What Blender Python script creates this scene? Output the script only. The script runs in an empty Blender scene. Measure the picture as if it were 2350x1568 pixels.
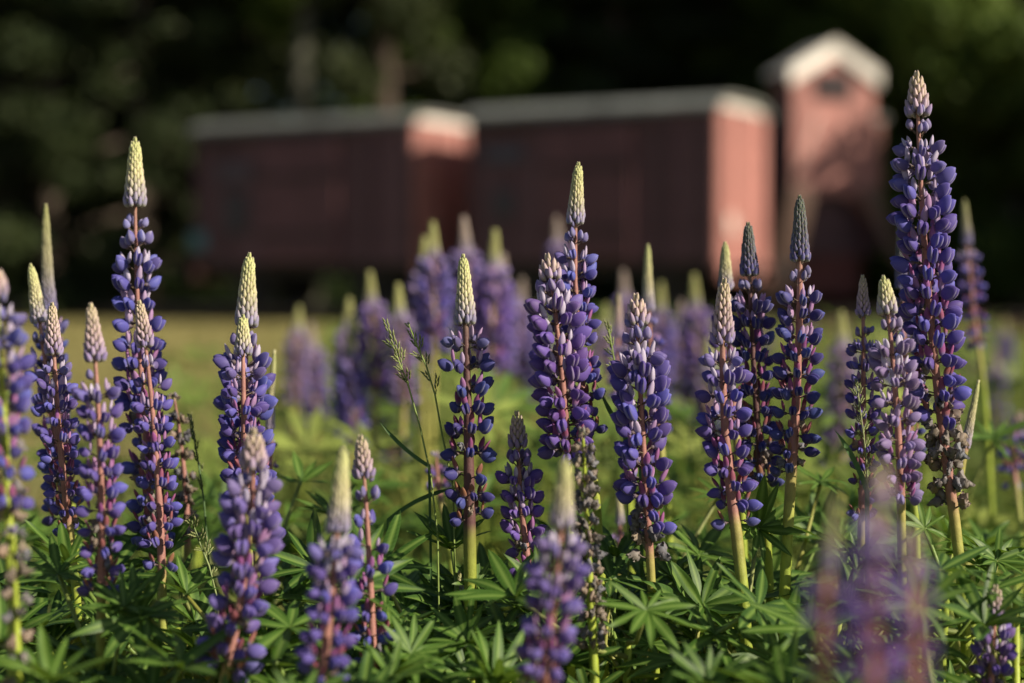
import bpy, math, random
import numpy as np
from mathutils import Vector, Matrix, Quaternion
R = random.Random(7)
scene = bpy.context.scene
COL = scene.collection
rad = math.radians

# ------------------------------------------------------------------ camera, world, sun, exposure
LENS, FOCUS, FSTOP, CAMZ = 60.0, 1.23, 3.0, 0.85
VW, VH, FV = 2350.0, 1568.0, 60.0 / 36.0 * 2350.0        # photo measured on a 2350 px wide view
HORIZON = 638.0
PITCH = math.atan((VH / 2 - HORIZON) / FV)
cam_d = bpy.data.cameras.new('camera')
cam = bpy.data.objects.new('camera', cam_d); COL.objects.link(cam)
cam.location = (0, 0, CAMZ); cam.rotation_euler = (math.pi / 2 - PITCH, 0, 0)
cam_d.lens = LENS; cam_d.sensor_width = 36.0; cam_d.clip_start = 0.05; cam_d.clip_end = 1500
cam_d.dof.use_dof = True; cam_d.dof.focus_distance = FOCUS; cam_d.dof.aperture_fstop = FSTOP
scene.camera = cam

SUN_AZ, SUN_EL = 27.0, 31.0                               # degrees behind the picture plane on the right; elevation
a, e = rad(SUN_AZ), rad(SUN_EL)
SUN = Vector((math.cos(a) * math.cos(e), -math.sin(a) * math.cos(e), math.sin(e)))
world = bpy.data.worlds.new('World'); scene.world = world; world.use_nodes = True
nt = world.node_tree
sky = nt.nodes.new('ShaderNodeTexSky'); sky.sky_type = 'NISHITA'; sky.sun_disc = False
sky.sun_elevation = e
sky.sun_rotation = math.atan2(SUN.x, SUN.y)
bg = nt.nodes['Background']; bg.inputs['Strength'].default_value = 0.052
nt.links.new(sky.outputs[0], bg.inputs['Color'])
sun_d = bpy.data.lights.new('sun', 'SUN'); sun_d.energy = 5.0; sun_d.angle = rad(0.5); sun_d.color = (1.0, 0.88, 0.70)
sun = bpy.data.objects.new('sun', sun_d); COL.objects.link(sun); sun.location = (20, -10, 25)
sun.rotation_euler = SUN.to_track_quat('Z', 'Y').to_euler()
vs = scene.view_settings
vs.view_transform = 'Standard'; vs.look = 'None'; vs.gamma = 1.0; vs.use_curve_mapping = False; vs.exposure = 0.4

# ------------------------------------------------------------------ helpers
FWD = Vector((0, math.cos(PITCH), -math.sin(PITCH))); UP = Vector((0, math.sin(PITCH), math.cos(PITCH))); RT = Vector((1, 0, 0))
C0 = Vector((0, 0, CAMZ))
def P(x, y, d):
    """photo pixel (2350 wide) at depth d metres -> world point"""
    return C0 + FWD * d + RT * ((x - VW / 2) / FV * d) + UP * ((VH / 2 - y) / FV * d)
def pix(p):
    q = p - C0; d = q.dot(FWD)
    return (VW / 2 + q.dot(RT) / d * FV, VH / 2 - q.dot(UP) / d * FV, d)
class MB:
    """collects vertices, faces and per-vertex colours"""
    def __init__(s): s.v = []; s.f = []; s.c = []; s.m = []
    def add(s, v, f, c=(1, 1, 1), m=0):
        o = len(s.v); s.v += [tuple(p) for p in v]; s.f += [tuple(i + o for i in q) for q in f]
        s.c += list(c) if isinstance(c, list) else [c] * len(v); s.m += [m] * len(f)
    def box(s, lo, hi, c=(1, 1, 1), M=None, m=0):
        v = [Vector((x, y, z)) for z in (lo[2], hi[2]) for y in (lo[1], hi[1]) for x in (lo[0], hi[0])]
        if M: v = [M @ p for p in v]
        s.add(v, [(0, 2, 3, 1), (4, 5, 7, 6), (0, 1, 5, 4), (2, 6, 7, 3), (0, 4, 6, 2), (1, 3, 7, 5)], c, m)
    def tube(s, pts, rs, n=6, c=(1, 1, 1), cap=True):
        pts = [Vector(p) for p in pts]; v = []; f = []; cc = []
        for i, p in enumerate(pts):
            t = (pts[min(i + 1, len(pts) - 1)] - pts[max(i - 1, 0)]).normalized()
            a_ = t.cross(Vector((0, 1, 0.1))); a_ = a_.normalized() if a_.length > 1e-4 else Vector((1, 0, 0)); b_ = t.cross(a_)
            r = rs[i] if isinstance(rs, (list, tuple)) else rs
            for k in range(n):
                th = 2 * math.pi * k / n
                v.append(p + a_ * (r * math.cos(th)) + b_ * (r * math.sin(th))); cc.append(c[i] if isinstance(c, list) else c)
        for i in range(len(pts) - 1):
            for k in range(n):
                f.append((i * n + k, i * n + (k + 1) % n, (i + 1) * n + (k + 1) % n, (i + 1) * n + k))
        if cap:
            f.append(tuple(range(n - 1, -1, -1))); f.append(tuple((len(pts) - 1) * n + k for k in range(n)))
        s.add(v, f, cc)
    def mesh(s, name, mats, smooth=True):
        me = bpy.data.meshes.new(name); me.from_pydata(s.v, [], s.f)
        at = me.color_attributes.new('zone', 'FLOAT_COLOR', 'POINT')
        at.data.foreach_set('color', np.array([(c[0], c[1], c[2], 1.0) for c in s.c], dtype=np.float32).ravel())
        for m in (mats if isinstance(mats, (list, tuple)) else [mats]): me.materials.append(m)
        me.polygons.foreach_set('use_smooth', [smooth] * len(me.polygons))
        if any(s.m): me.polygons.foreach_set('material_index', s.m)
        me.update(); return me
def link(name, me, parent=None, M=None, color=None):
    o = bpy.data.objects.new(name, me); COL.objects.link(o)
    if parent is not None: o.parent = parent
    if M is not None: o.matrix_basis = M
    if color is not None: o.color = color
    return o
def tag(o, label=None, cat=None, group=None, kind=None):
    if label: o['label'] = label
    if cat: o['category'] = cat
    if group: o['group'] = group
    if kind: o['kind'] = kind
    return o
def empty(name, loc, rz=0.0):
    o = bpy.data.objects.new(name, None); COL.objects.link(o); o.location = loc; o.rotation_euler.z = rz
    o.empty_display_size = 0.05; return o
def copy_tree(o, parent=None):
    c = o.copy(); COL.objects.link(c)
    if parent is not None: c.parent = parent
    for ch in o.children: copy_tree(ch, c)
    return c
def lerp(a_, b_, t): return a_ + (b_ - a_) * t
def mixc(a_, b_, t): return tuple(lerp(x, y, t) for x, y in zip(a_, b_))
def sstep(a_, b_, x):
    t = min(1, max(0, (x - a_) / (b_ - a_))); return t * t * (3 - 2 * t)

# ------------------------------------------------------------------ materials
def nmat(name):
    m = bpy.data.materials.new(name); m.use_nodes = True
    n = m.node_tree.nodes; l = m.node_tree.links
    return m, n, l, n['Principled BSDF'], n['Material Output']
def node(n, t, **kw):
    x = n.new(t)
    for k, v in kw.items(): setattr(x, k, v)
    return x
def mixn(n, l, fac, a_, b_, mode='MIX'):
    x = n.new('ShaderNodeMix'); x.data_type = 'RGBA'; x.blend_type = mode
    for s, v in ((x.inputs[0], fac), (x.inputs[6], a_), (x.inputs[7], b_)):
        if hasattr(v, 'links') or isinstance(v, bpy.types.NodeSocket): l.new(v, s)
        elif isinstance(v, (int, float)): s.default_value = v
        else: s.default_value = (*v, 1.0)
    return x.outputs[2]
def thin(n, l, bsdf, out, col, fac):
    t = n.new('ShaderNodeBsdfTranslucent'); l.new(col, t.inputs['Color'])
    ms = n.new('ShaderNodeMixShader'); ms.inputs[0].default_value = fac
    l.new(bsdf.outputs[0], ms.inputs[1]); l.new(t.outputs[0], ms.inputs[2]); l.new(ms.outputs[0], out.inputs['Surface'])
def petal_material():
    m, n, l, b, out = nmat('petal')
    oi = n.new('ShaderNodeObjectInfo'); at = node(n, 'ShaderNodeAttribute', attribute_name='zone')
    sp = n.new('ShaderNodeSeparateColor'); l.new(at.outputs['Color'], sp.inputs[0])
    hs = n.new('ShaderNodeHueSaturation'); l.new(oi.outputs['Color'], hs.inputs['Color'])
    mr = n.new('ShaderNodeMapRange'); l.new(oi.outputs['Random'], mr.inputs[0]); mr.inputs[3].default_value = 0.72; mr.inputs[4].default_value = 1.2
    l.new(mr.outputs[0], hs.inputs['Value'])
    mh = n.new('ShaderNodeMapRange'); l.new(oi.outputs['Random'], mh.inputs[0]); mh.inputs[3].default_value = 0.515; mh.inputs[4].default_value = 0.485
    l.new(mh.outputs[0], hs.inputs['Hue'])
    # fine veins and bloom on the petal
    tc = n.new('ShaderNodeTexCoord'); ns = n.new('ShaderNodeTexNoise'); ns.inputs['Scale'].default_value = 260; ns.inputs['Detail'].default_value = 3
    l.new(tc.outputs['Object'], ns.inputs['Vector'])
    v1 = n.new('ShaderNodeMapRange'); l.new(ns.outputs[0], v1.inputs[0]); v1.inputs[1].default_value = .3; v1.inputs[2].default_value = .7; v1.inputs[3].default_value = 0.0; v1.inputs[4].default_value = 0.08
    base = mixn(n, l, v1.outputs[0], hs.outputs[0], (0.42, 0.36, 0.62))
    ramp = n.new('ShaderNodeValToRGB'); l.new(oi.outputs['Alpha'], ramp.inputs[0])
    r = ramp.color_ramp; r.elements[0].position = 0.0; r.elements[0].color = (0.62, 0.56, 0.72, 1); r.elements[1].position = 1.0; r.elements[1].color = (0.34, 0.16, 0.09, 1)
    for p_, c_ in ((0.25, (0.50, 0.32, 0.56)), (0.5, (0.36, 0.11, 0.33)), (0.75, (0.34, 0.10, 0.15))):
        q = r.elements.new(p_); q.color = (*c_, 1)
    c1 = mixn(n, l, sp.outputs[0], base, ramp.outputs[0])
    c2 = mixn(n, l, sp.outputs[1], c1, (0.66, 0.62, 0.66))
    c3 = mixn(n, l, sp.outputs[2], c2, (0.20, 0.15, 0.11))
    l.new(c3, b.inputs['Base Color']); b.inputs['Roughness'].default_value = 0.55; b.inputs['Specular IOR Level'].default_value = 0.3
    b.inputs['Sheen Weight'].default_value = 0.04
    thin(n, l, b, out, c3, 0.32)
    return m
def bud_material():
    m, n, l, b, out = nmat('bud')
    oi = n.new('ShaderNodeObjectInfo'); at = node(n, 'ShaderNodeAttribute', attribute_name='zone')
    sp = n.new('ShaderNodeSeparateColor'); l.new(at.outputs['Color'], sp.inputs[0])
    hs = n.new('ShaderNodeHueSaturation'); l.new(oi.outputs['Color'], hs.inputs['Color'])
    mr = n.new('ShaderNodeMapRange'); l.new(oi.outputs['Random'], mr.inputs[0]); mr.inputs[3].default_value = 0.82; mr.inputs[4].default_value = 1.15
    l.new(mr.outputs[0], hs.inputs['Value'])
    c1 = mixn(n, l, sp.outputs[0], hs.outputs[0], (0.46, 0.30, 0.40))
    c2 = mixn(n, l, sp.outputs[2], c1, (0.42, 0.44, 0.20))
    l.new(c2, b.inputs['Base Color']); b.inputs['Roughness'].default_value = 0.6; b.inputs['Specular IOR Level'].default_value = 0.25
    b.inputs['Sheen Weight'].default_value = 0.25
    thin(n, l, b, out, c2, 0.2)
    return m
def vcol_material(name, rough=0.6, transl=0.0, scale=40.0, amt=0.35, spec=0.3, bump=0.0, bscale=None, vary=0.0):
    m, n, l, b, out = nmat(name)
    at = node(n, 'ShaderNodeAttribute', attribute_name='zone')
    tc = n.new('ShaderNodeTexCoord'); ns = n.new('ShaderNodeTexNoise'); ns.inputs['Scale'].default_value = scale; ns.inputs['Detail'].default_value = 4
    l.new(tc.outputs['Object'], ns.inputs['Vector'])
    mr = n.new('ShaderNodeMapRange'); l.new(ns.outputs[0], mr.inputs[0]); mr.inputs[1].default_value = .25; mr.inputs[2].default_value = .75
    mr.inputs[3].default_value = 1 - amt; mr.inputs[4].default_value = 1 + amt
    hs = n.new('ShaderNodeHueSaturation'); l.new(at.outputs['Color'], hs.inputs['Color']); l.new(mr.outputs[0], hs.inputs['Value'])
    if vary:                                              # each board weathers a little differently
        oi = n.new('ShaderNodeObjectInfo'); m2 = n.new('ShaderNodeMapRange'); l.new(oi.outputs['Random'], m2.inputs[0]); m2.inputs[3].default_value = 1 - vary; m2.inputs[4].default_value = 1 + vary
        mm = n.new('ShaderNodeMath'); mm.operation = 'MULTIPLY'; l.new(mr.outputs[0], mm.inputs[0]); l.new(m2.outputs[0], mm.inputs[1]); l.new(mm.outputs[0], hs.inputs['Value'])
    l.new(hs.outputs[0], b.inputs['Base Color']); b.inputs['Roughness'].default_value = rough; b.inputs['Specular IOR Level'].default_value = spec
    if bump:
        n2 = n.new('ShaderNodeTexNoise'); n2.inputs['Scale'].default_value = bscale or scale * 3; l.new(tc.outputs['Object'], n2.inputs['Vector'])
        bp = n.new('ShaderNodeBump'); bp.inputs['Strength'].default_value = bump; bp.inputs['Distance'].default_value = 0.01
        l.new(n2.outputs[0], bp.inputs['Height']); l.new(bp.outputs[0], b.inputs['Normal'])
    if transl: thin(n, l, b, out, hs.outputs[0], transl)
    return m
def leaf_material():
    m, n, l, b, out = nmat('lupine_leaf')
    oi = n.new('ShaderNodeObjectInfo'); at = node(n, 'ShaderNodeAttribute', attribute_name='zone')
    sp = n.new('ShaderNodeSeparateColor'); l.new(at.outputs['Color'], sp.inputs[0])
    tc = n.new('ShaderNodeTexCoord'); ns = n.new('ShaderNodeTexNoise'); ns.inputs['Scale'].default_value = 5; ns.inputs['Detail'].default_value = 5
    l.new(tc.outputs['Object'], ns.inputs['Vector'])
    c0 = mixn(n, l, ns.outputs[0], (0.016, 0.056, 0.009), (0.056, 0.135, 0.015))
    c1 = mixn(n, l, 0.5, c0, oi.outputs['Color'])
    wv = n.new('ShaderNodeTexWave'); wv.inputs['Scale'].default_value = 9; wv.inputs['Distortion'].default_value = 1.5; wv.bands_direction = 'DIAGONAL'
    l.new(tc.outputs['Object'], wv.inputs['Vector'])
    wm = n.new('ShaderNodeMath'); wm.operation = 'MULTIPLY'; l.new(wv.outputs[1], wm.inputs[0]); wm.inputs[1].default_value = 0.12
    c2 = mixn(n, l, wm.outputs[0], c1, (0.16, 0.26, 0.07))
    c3 = mixn(n, l, sp.outputs[0], c2, (0.18, 0.29, 0.06))
    l.new(c3, b.inputs['Base Color']); b.inputs['Roughness'].default_value = 0.5; b.inputs['Specular IOR Level'].default_value = 0.35
    tr = mixn(n, l, 0.6, c3, (0.22, 0.36, 0.03))
    thin(n, l, b, out, tr, 0.3)
    return m
M_PETAL, M_BUD, M_LEAF = petal_material(), bud_material(), leaf_material()
M_STEM = vcol_material('lupine_stem', 0.5, 0.0, 120, 0.25, 0.35, 0.1, 900)
M_PLANT = vcol_material('plant_mass', 0.55, 0.25, 30, 0.3)
M_GRASS = vcol_material('grass_blade', 0.5, 0.3, 30, 0.25)
M_SPIKELET = vcol_material('grass_spikelet', 0.5, 0.25, 300, 0.25)
M_FOL = vcol_material('tree_foliage', 0.6, 0.42, 0.6, 0.45)
M_BARK = vcol_material('tree_bark', 0.9, 0.0, 3, 0.4, 0.1, 0.8, 14)
M_PAINT = vcol_material('wagon_paint', 0.65, 0.0, 2.5, 0.28, 0.3, 0.15, 60, .22)
M_METAL = vcol_material('wagon_iron', 0.7, 0.0, 6, 0.4, 0.3, 0.2, 80)

# ------------------------------------------------------------------ setting: ground, lawn, track beds
def ground_material():
    m, n, l, b, out = nmat('meadow_ground')
    tc = n.new('ShaderNodeTexCoord')
    n1 = n.new('ShaderNodeTexNoise'); n1.inputs['Scale'].default_value = 0.35; n1.inputs['Detail'].default_value = 6; l.new(tc.outputs['Object'], n1.inputs['Vector'])
    n2 = n.new('ShaderNodeTexNoise'); n2.inputs['Scale'].default_value = 14; n2.inputs['Detail'].default_value = 6; l.new(tc.outputs['Object'], n2.inputs['Vector'])
    rp = n.new('ShaderNodeValToRGB'); l.new(n1.outputs[0], rp.inputs[0])
    rp.color_ramp.elements[0].position = .35; rp.color_ramp.elements[0].color = (0.17, 0.16, 0.06, 1)
    rp.color_ramp.elements[1].position = .65; rp.color_ramp.elements[1].color = (0.30, 0.25, 0.11, 1)
    c = mixn(n, l, n2.outputs[0], rp.outputs[0], (0.11, 0.10, 0.04))
    l.new(c, b.inputs['Base Color']); b.inputs['Roughness'].default_value = 0.95; b.inputs['Specular IOR Level'].default_value = 0.1
    bp = n.new('ShaderNodeBump'); bp.inputs['Strength'].default_value = 0.8; bp.inputs['Distance'].default_value = 0.05
    l.new(n2.outputs[0], bp.inputs['Height']); l.new(bp.outputs[0], b.inputs['Normal'])
    return m
g = MB(); g.add([(-600, -300, 0), (600, -300, 0), (600, 900, 0), (-600, 900, 0)], [(0, 1, 2, 3)])
tag(link('ground', g.mesh('ground', ground_material(), False)), kind='structure')

def blades(name, n, place, label, cat, mat, seed):
    """numpy-built bent grass blades, one object"""
    rg = np.random.default_rng(seed)
    base, h, w, col = place(rg, n)
    n = len(base)
    th = rg.uniform(0, 2 * np.pi, n); dx = np.cos(th); dy = np.sin(th); bend = rg.uniform(.1, .6, n) * h; ph = rg.uniform(0, 2 * np.pi, n)
    px = -np.sin(ph); py = np.cos(ph)
    V = np.zeros((n, 5, 3))
    for i, (t, ww) in enumerate(((0, 1), (.55, .8))):
        for s in (0, 1):
            sg = (-1, 1)[s]
            V[:, i * 2 + s, 0] = base[:, 0] + dx * bend * t * t + px * w * ww * sg
            V[:, i * 2 + s, 1] = base[:, 1] + dy * bend * t * t + py * w * ww * sg
            V[:, i * 2 + s, 2] = base[:, 2] + h * t
    V[:, 4, 0] = base[:, 0] + dx * bend; V[:, 4, 1] = base[:, 1] + dy * bend; V[:, 4, 2] = base[:, 2] + h * .95
    me = bpy.data.meshes.new(name)
    me.vertices.add(n * 5); me.vertices.foreach_set('co', V.ravel())
    tri = np.array([[0, 1, 3], [0, 3, 2], [2, 3, 4]]); F = (tri[None] + (np.arange(n) * 5)[:, None, None]).reshape(-1)
    me.loops.add(len(F)); me.loops.foreach_set('vertex_index', F.astype(np.int32))
    me.polygons.add(n * 3); me.polygons.foreach_set('loop_start', np.arange(0, n * 9, 3, dtype=np.int32))
    at = me.color_attributes.new('zone', 'FLOAT_COLOR', 'POINT')
    c = np.ones((n, 5, 4)); c[:, :, :3] = col[:, None, :]
    at.data.foreach_set('color', c.astype(np.float32).ravel())
    me.materials.append(mat); me.update(calc_edges=True); me.validate()
    return tag(link(name, me), label, cat, kind='stuff')
def lawn_place(rg, n):
    d = rg.uniform(5.5, 31, n); x = rg.uniform(-.40, .45, n) * d
    b = np.stack([x, d, np.zeros(n)], 1); t = rg.uniform(0, 1, n)[:, None]
    col = np.array([.44, .37, .16]) * t + np.array([.26, .26, .08]) * (1 - t)
    return b, rg.uniform(.02, .055, n), rg.uniform(.003, .008, n) * (d / 12), col
blades('lawn_grass', 90000, lawn_place, 'short dry mown grass between the lupines and the wagons', 'grass', M_GRASS, 3)
def field_edge(x, d):      # how far the tall lupine field reaches at a given side position (d metres)
    return d < np.where(x / d < -.21, 2.3, np.where(x / d < -.11, 3.6, 7.5))
def meadow_place(rg, n):
    d = 1.18 + 6.6 * rg.uniform(0, 1, n) ** 1.2; x = rg.uniform(-.42, .75, n) * d
    k = field_edge(x, d); d = d[k]; x = x[k]; n = len(d)
    b = np.stack([x, d, np.zeros(n)], 1); t = rg.uniform(0, 1, n)[:, None]
    col = np.array([.34, .37, .11]) * t + np.array([.12, .20, .05]) * (1 - t)
    return b, np.where(d < 1.9, rg.uniform(.35, .60, n), rg.uniform(.32, .74, n)), rg.uniform(.0012, .0026, n) * np.clip(d / 2, .8, 2), col
blades('meadow_grass', 52000, meadow_place, 'tall green grass growing thickly among the lupine stems', 'grass', M_GRASS, 4)

# ------------------------------------------------------------------ railway wagons
PHI = rad(62.0)
DIR = Vector((-math.sin(PHI), math.cos(PHI), 0))           # the track runs away to the left
SHADED_SIDEC, ROOFC = (0.140, 0.074, 0.084), (0.17, 0.18, 0.17)  # side colour: red of the ends, darkened so it carries the sides' shade
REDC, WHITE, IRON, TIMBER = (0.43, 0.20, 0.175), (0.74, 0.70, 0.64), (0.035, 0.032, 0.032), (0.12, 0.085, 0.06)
def track(name, origin, dirv, length, label):
    """two rails on sleepers, lying along dirv from origin"""
    root = empty(name, origin, math.atan2(dirv.y, dirv.x))
    sl = MB(); sl.box((-.11, -1.15, 0), (.11, 1.15, .14), TIMBER); sm = sl.mesh('sleeper', M_BARK, False)
    for i in range(int(length / .65)): link('sleeper', sm, root, Matrix.Translation((i * .65, R.uniform(-.03, .03), 0)))
    for s in (-1, 1):
        r = MB(); y = s * .72
        r.box((-.3, y - .06, .14), (length, y + .06, .155), (.09, .05, .035)); r.box((-.3, y - .01, .155), (length, y + .01, .235), (.09, .05, .035)); r.box((-.3, y - .035, .235), (length, y + .035, .27), (.16, .13, .11))
        link('rail', r.mesh('rail', M_METAL, False), root)
    tag(root, label, 'railway track')
def wheel_mesh(rr=.45):
    w = MB(); n = 20
    for (y0, y1, r0) in ((-.065, .05, rr), (.05, .085, rr + .035)):
        v = [(r0 * math.cos(2 * math.pi * k / n), y, r0 * math.sin(2 * math.pi * k / n)) for y in (y0, y1) for k in range(n)]
        w.add(v, [(k, (k + 1) % n, n + (k + 1) % n, n + k) for k in range(n)] + [tuple(range(n - 1, -1, -1)), tuple(range(n, 2 * n))], IRON)
    return w.mesh('wheel', M_METAL, False)
WHEEL = wheel_mesh()
def wheels(root, xs, half):
    for x in xs:
        ax = MB(); ax.tube([(x, -.9, .72), (x, .9, .72)], .06, 8, IRON); link('axle', ax.mesh('axle', M_METAL), root)
        for s in (-1, 1):
            link('wheel', WHEEL, root, Matrix.Translation((x, s * .74, .72)) @ Matrix.Rotation(0 if s < 0 else math.pi, 4, 'Z'))
            b = MB(); b.box((x - .12, s * .92 - .09, .6), (x + .12, s * .92 + .09, .86), IRON); b.box((x - .5, s * .92 - .04, .87), (x + .5, s * .92 + .04, .94), IRON)
            link('axle_box', b.mesh('axle_box', M_METAL, False), root)
def barrel(L, W, z0, rise, over, n=10):
    """barrel roof shell, solid, overhanging"""
    m = MB(); hw = W / 2 + over; v = []; f = []
    prof = []
    for k in range(n + 1):
        t = -1 + 2 * k / n; prof.append((hw * t, z0 + rise * (1 - abs(t) ** 5)))
    for x in (-over, L + over):
        for (y, z) in prof: v.append((x, y, z + .05))
        for (y, z) in prof: v.append((x, y, z - .02 if abs(y) < hw * .99 else z0 - .05))
    q = n + 1
    for k in range(n):
        f.append((k, 2 * q + k, 2 * q + k + 1, k + 1)); f.append((q + k, q + k + 1, 3 * q + k + 1, 3 * q + k))
        f.append((k, k + 1, q + k + 1, q + k)); f.append((2 * q + k, 3 * q + k, 3 * q + k + 1, 2 * q + k + 1))
    f.append((0, q, 3 * q, 2 * q)); f.append((n, 2 * q + n, 3 * q + n, q + n))
    m.add(v, f, ROOFC); return m
PLANKS = {}
def plank(w, h, col, t=.03):
    k = (round(w, 3), round(h, 3), col)
    if k not in PLANKS:
        m = MB(); m.box((0, -t, 0), (w - .012, 0, h), col); PLANKS[k] = m.mesh('plank', M_PAINT, False)
    return PLANKS[k]
def goods_wagon(origin, L, W, zf, ze, rise, label, patches, disc):
    """four-wheel wagon; local x runs away along the track, near side is local +y"""
    root = empty('goods_wagon', origin, math.atan2(DIR.y, DIR.x)); tag(root, label, 'railway wagon', 'red goods wagons on the track')
    core = MB(); core.box((.02, -W / 2 + .035, zf), (L - .02, W / 2 - .035, ze + .02), mixc(SHADED_SIDEC, (0, 0, 0), .3)); link('body', core.mesh('body', M_PAINT, False), root)
    en = MB()                                              # gable infill under the barrel roof
    H = ze - zf
    for x, rot in ((0, math.pi / 2), (L, -math.pi / 2)):   # end planks
        k = 12; w = W / k
        for i in range(k):
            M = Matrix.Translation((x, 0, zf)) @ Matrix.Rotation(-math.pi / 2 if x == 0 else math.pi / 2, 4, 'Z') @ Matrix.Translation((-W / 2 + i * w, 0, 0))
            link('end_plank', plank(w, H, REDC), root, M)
    k = int(L / .2); w = L / k
    for s in (1, -1):
        for i in range(k):
            if s == 1: M = Matrix.Translation((L - i * w, W / 2 - .032, zf)) @ Matrix.Rotation(math.pi, 4, 'Z')
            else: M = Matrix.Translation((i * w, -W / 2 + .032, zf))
            link('side_plank', plank(w, H, SHADED_SIDEC), root, M)
        y0, y1 = (W / 2 + .001, W / 2 + .055) if s > 0 else (-W / 2 - .055, -W / 2 - .001)
        for x in (0.06, L * .17, L * .335, L * .665, L * .83, L - .06):
            p = MB(); p.box((x - .045, y0, zf - .1), (x + .045, y1, ze - .1), mixc(SHADED_SIDEC, (0, 0, 0), .25)); link('side_post', p.mesh('side_post', M_PAINT, False), root)
        dr = MB(); yd0, yd1 = (y1 + .01, y1 + .06) if s > 0 else (y0 - .06, y0 - .01)
        nb = 8; dw = L * .36 / nb
        for i in range(nb): dr.box((L * .32 + i * dw, yd0, zf + .05), (L * .32 + (i + 1) * dw - .012, yd1, ze - .2), mixc(SHADED_SIDEC, (.1, .03, .03), .3))
        door = link('sliding_door', dr.mesh('sliding_door', M_PAINT, False), root)
        rl = MB(); rl.box((L * .28, yd0 - .01, ze - .19), (L * .99, yd1 + .02, ze - .13), IRON); link('door_rail', rl.mesh('door_rail', M_METAL, False), root)
        for zz in (zf + .5, zf + 1.6):
            b = MB(); ya, yb = (yd1 + .002, yd1 + .02) if s > 0 else (yd0 - .02, yd0 - .002)
            b.box((L * .325, ya, zz), (L * .675, yb, zz + .08), IRON); link('door_bar', b.mesh('door_bar', M_METAL, False), door)
    for (x0, x1, z0, z1, c) in patches:                   # painted boards with faded marks
        b = MB(); b.box((x0, W / 2 + .004, z0), (x1, W / 2 + .07, z1), c); link('number_board', b.mesh('number_board', M_PAINT, False), root)
    rf = link('roof', barrel(L, W, ze + .02, rise, .09).mesh('roof', M_PAINT, False), root)
    for x in (-.012, L + .012):                            # gable infill
        m = MB(); n = 10; hw = W / 2; v = []
        for q in range(n + 1):
            t = -1 + 2 * q / n; v.append((x, hw * t, ze + .0 + rise * max(0, 1 - abs(t * .97) ** 5) * .98))
        vv = v + [(x + (.02 if x < 0 else -.02), p[1], p[2]) for p in v]
        m.add(vv, [tuple(range(n + 1)), tuple(range(2 * n + 1, n, -1))] + [(q, n + 1 + q, n + 2 + q, q + 1) for q in range(n)] + [(0, n, 2 * n + 1, n + 1)], WHITE)
        link('gable', m.mesh('gable', M_PAINT, False), root)
    m = MB(); m.box((-.02, -W / 2 + .2, zf - .22), (L + .02, -W / 2 + .32, zf), IRON); m.box((-.02, W / 2 - .32, zf - .22), (L + .02, W / 2 - .2, zf), IRON)
    link('underframe', m.mesh('underframe', M_METAL, False), root)
    for x in (-.1, L):
        m = MB(); m.box((x, -W / 2 + .02, zf - .3), (x + .1, W / 2 - .02, zf - .003), REDC); link('buffer_beam', m.mesh('buffer_beam', M_PAINT, False), root)
        for s in (-1, 1):
            m = MB(); e_ = -.42 if x < 0 else .42; xx = x if x < 0 else x + .1
            m.tube([(xx, s * .85, zf - .14), (xx + e_ * .85, s * .85, zf - .14)], .07, 10, IRON); m.tube([(xx + e_ * .85, s * .85, zf - .14), (xx + e_, s * .85, zf - .14)], .2, 14, IRON)
            link('buffer', m.mesh('buffer', M_METAL, False), root)
    if disc:
        m = MB(); y, z = disc; m.tube([(-.04, y, z), (-.07, y, z)], .20, 20, WHITE); m.tube([(-.02, y, z), (-.041, y, z)], .05, 8, IRON)
        link('end_disc', m.mesh('end_disc', M_PAINT, False), root)
    for yy in (-.55, .55):                                 # end stanchions
        m = MB(); m.box((-.1, yy - .05, zf - .2), (-.033, yy + .05, ze - .05), REDC); link('end_post', m.mesh('end_post', M_PAINT, False), root)
    wheels(root, (L * .22, L * .78), W / 2)
    return root
D0 = 28.5
A0 = P(1643, HORIZON, D0); A0.z = 0
PERP = Vector((DIR.y, -DIR.x, 0))                          # to the far side of the track
WW, ZF, ZE = 2.4, 1.12, 3.68
CENT = A0 + PERP * (WW / 2)
L1 = 4.70; GAP = 1.20; L2 = 5.0
track('railway_track', CENT - DIR * 7, DIR, 30, 'rusty rails on timber sleepers under the two red goods wagons')
goods_wagon(CENT, L1, WW, ZF, ZE, .20, 'red goods wagon with sunlit end and white disc beside the gabled plough car',
            [(3.6, 4.4, 2.9, 3.15, (.10, .10, .13)), (3.8, 4.2, 1.9, 2.4, (.085, .075, .085))], (.55, 1.75))
goods_wagon(CENT + DIR * (L1 + GAP), L2, WW, ZF, ZE, .20, 'red goods wagon in shade with only its upper end corner sunlit, coupled behind the other',
            [(3.6, 4.4, 2.7, 3.05, (.13, .10, .12)), (3.75, 4.2, 1.7, 2.5, (.09, .08, .09)), (4.75, 5.1, 1.4, 1.75, (.10, .22, .26))], None)

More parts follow.
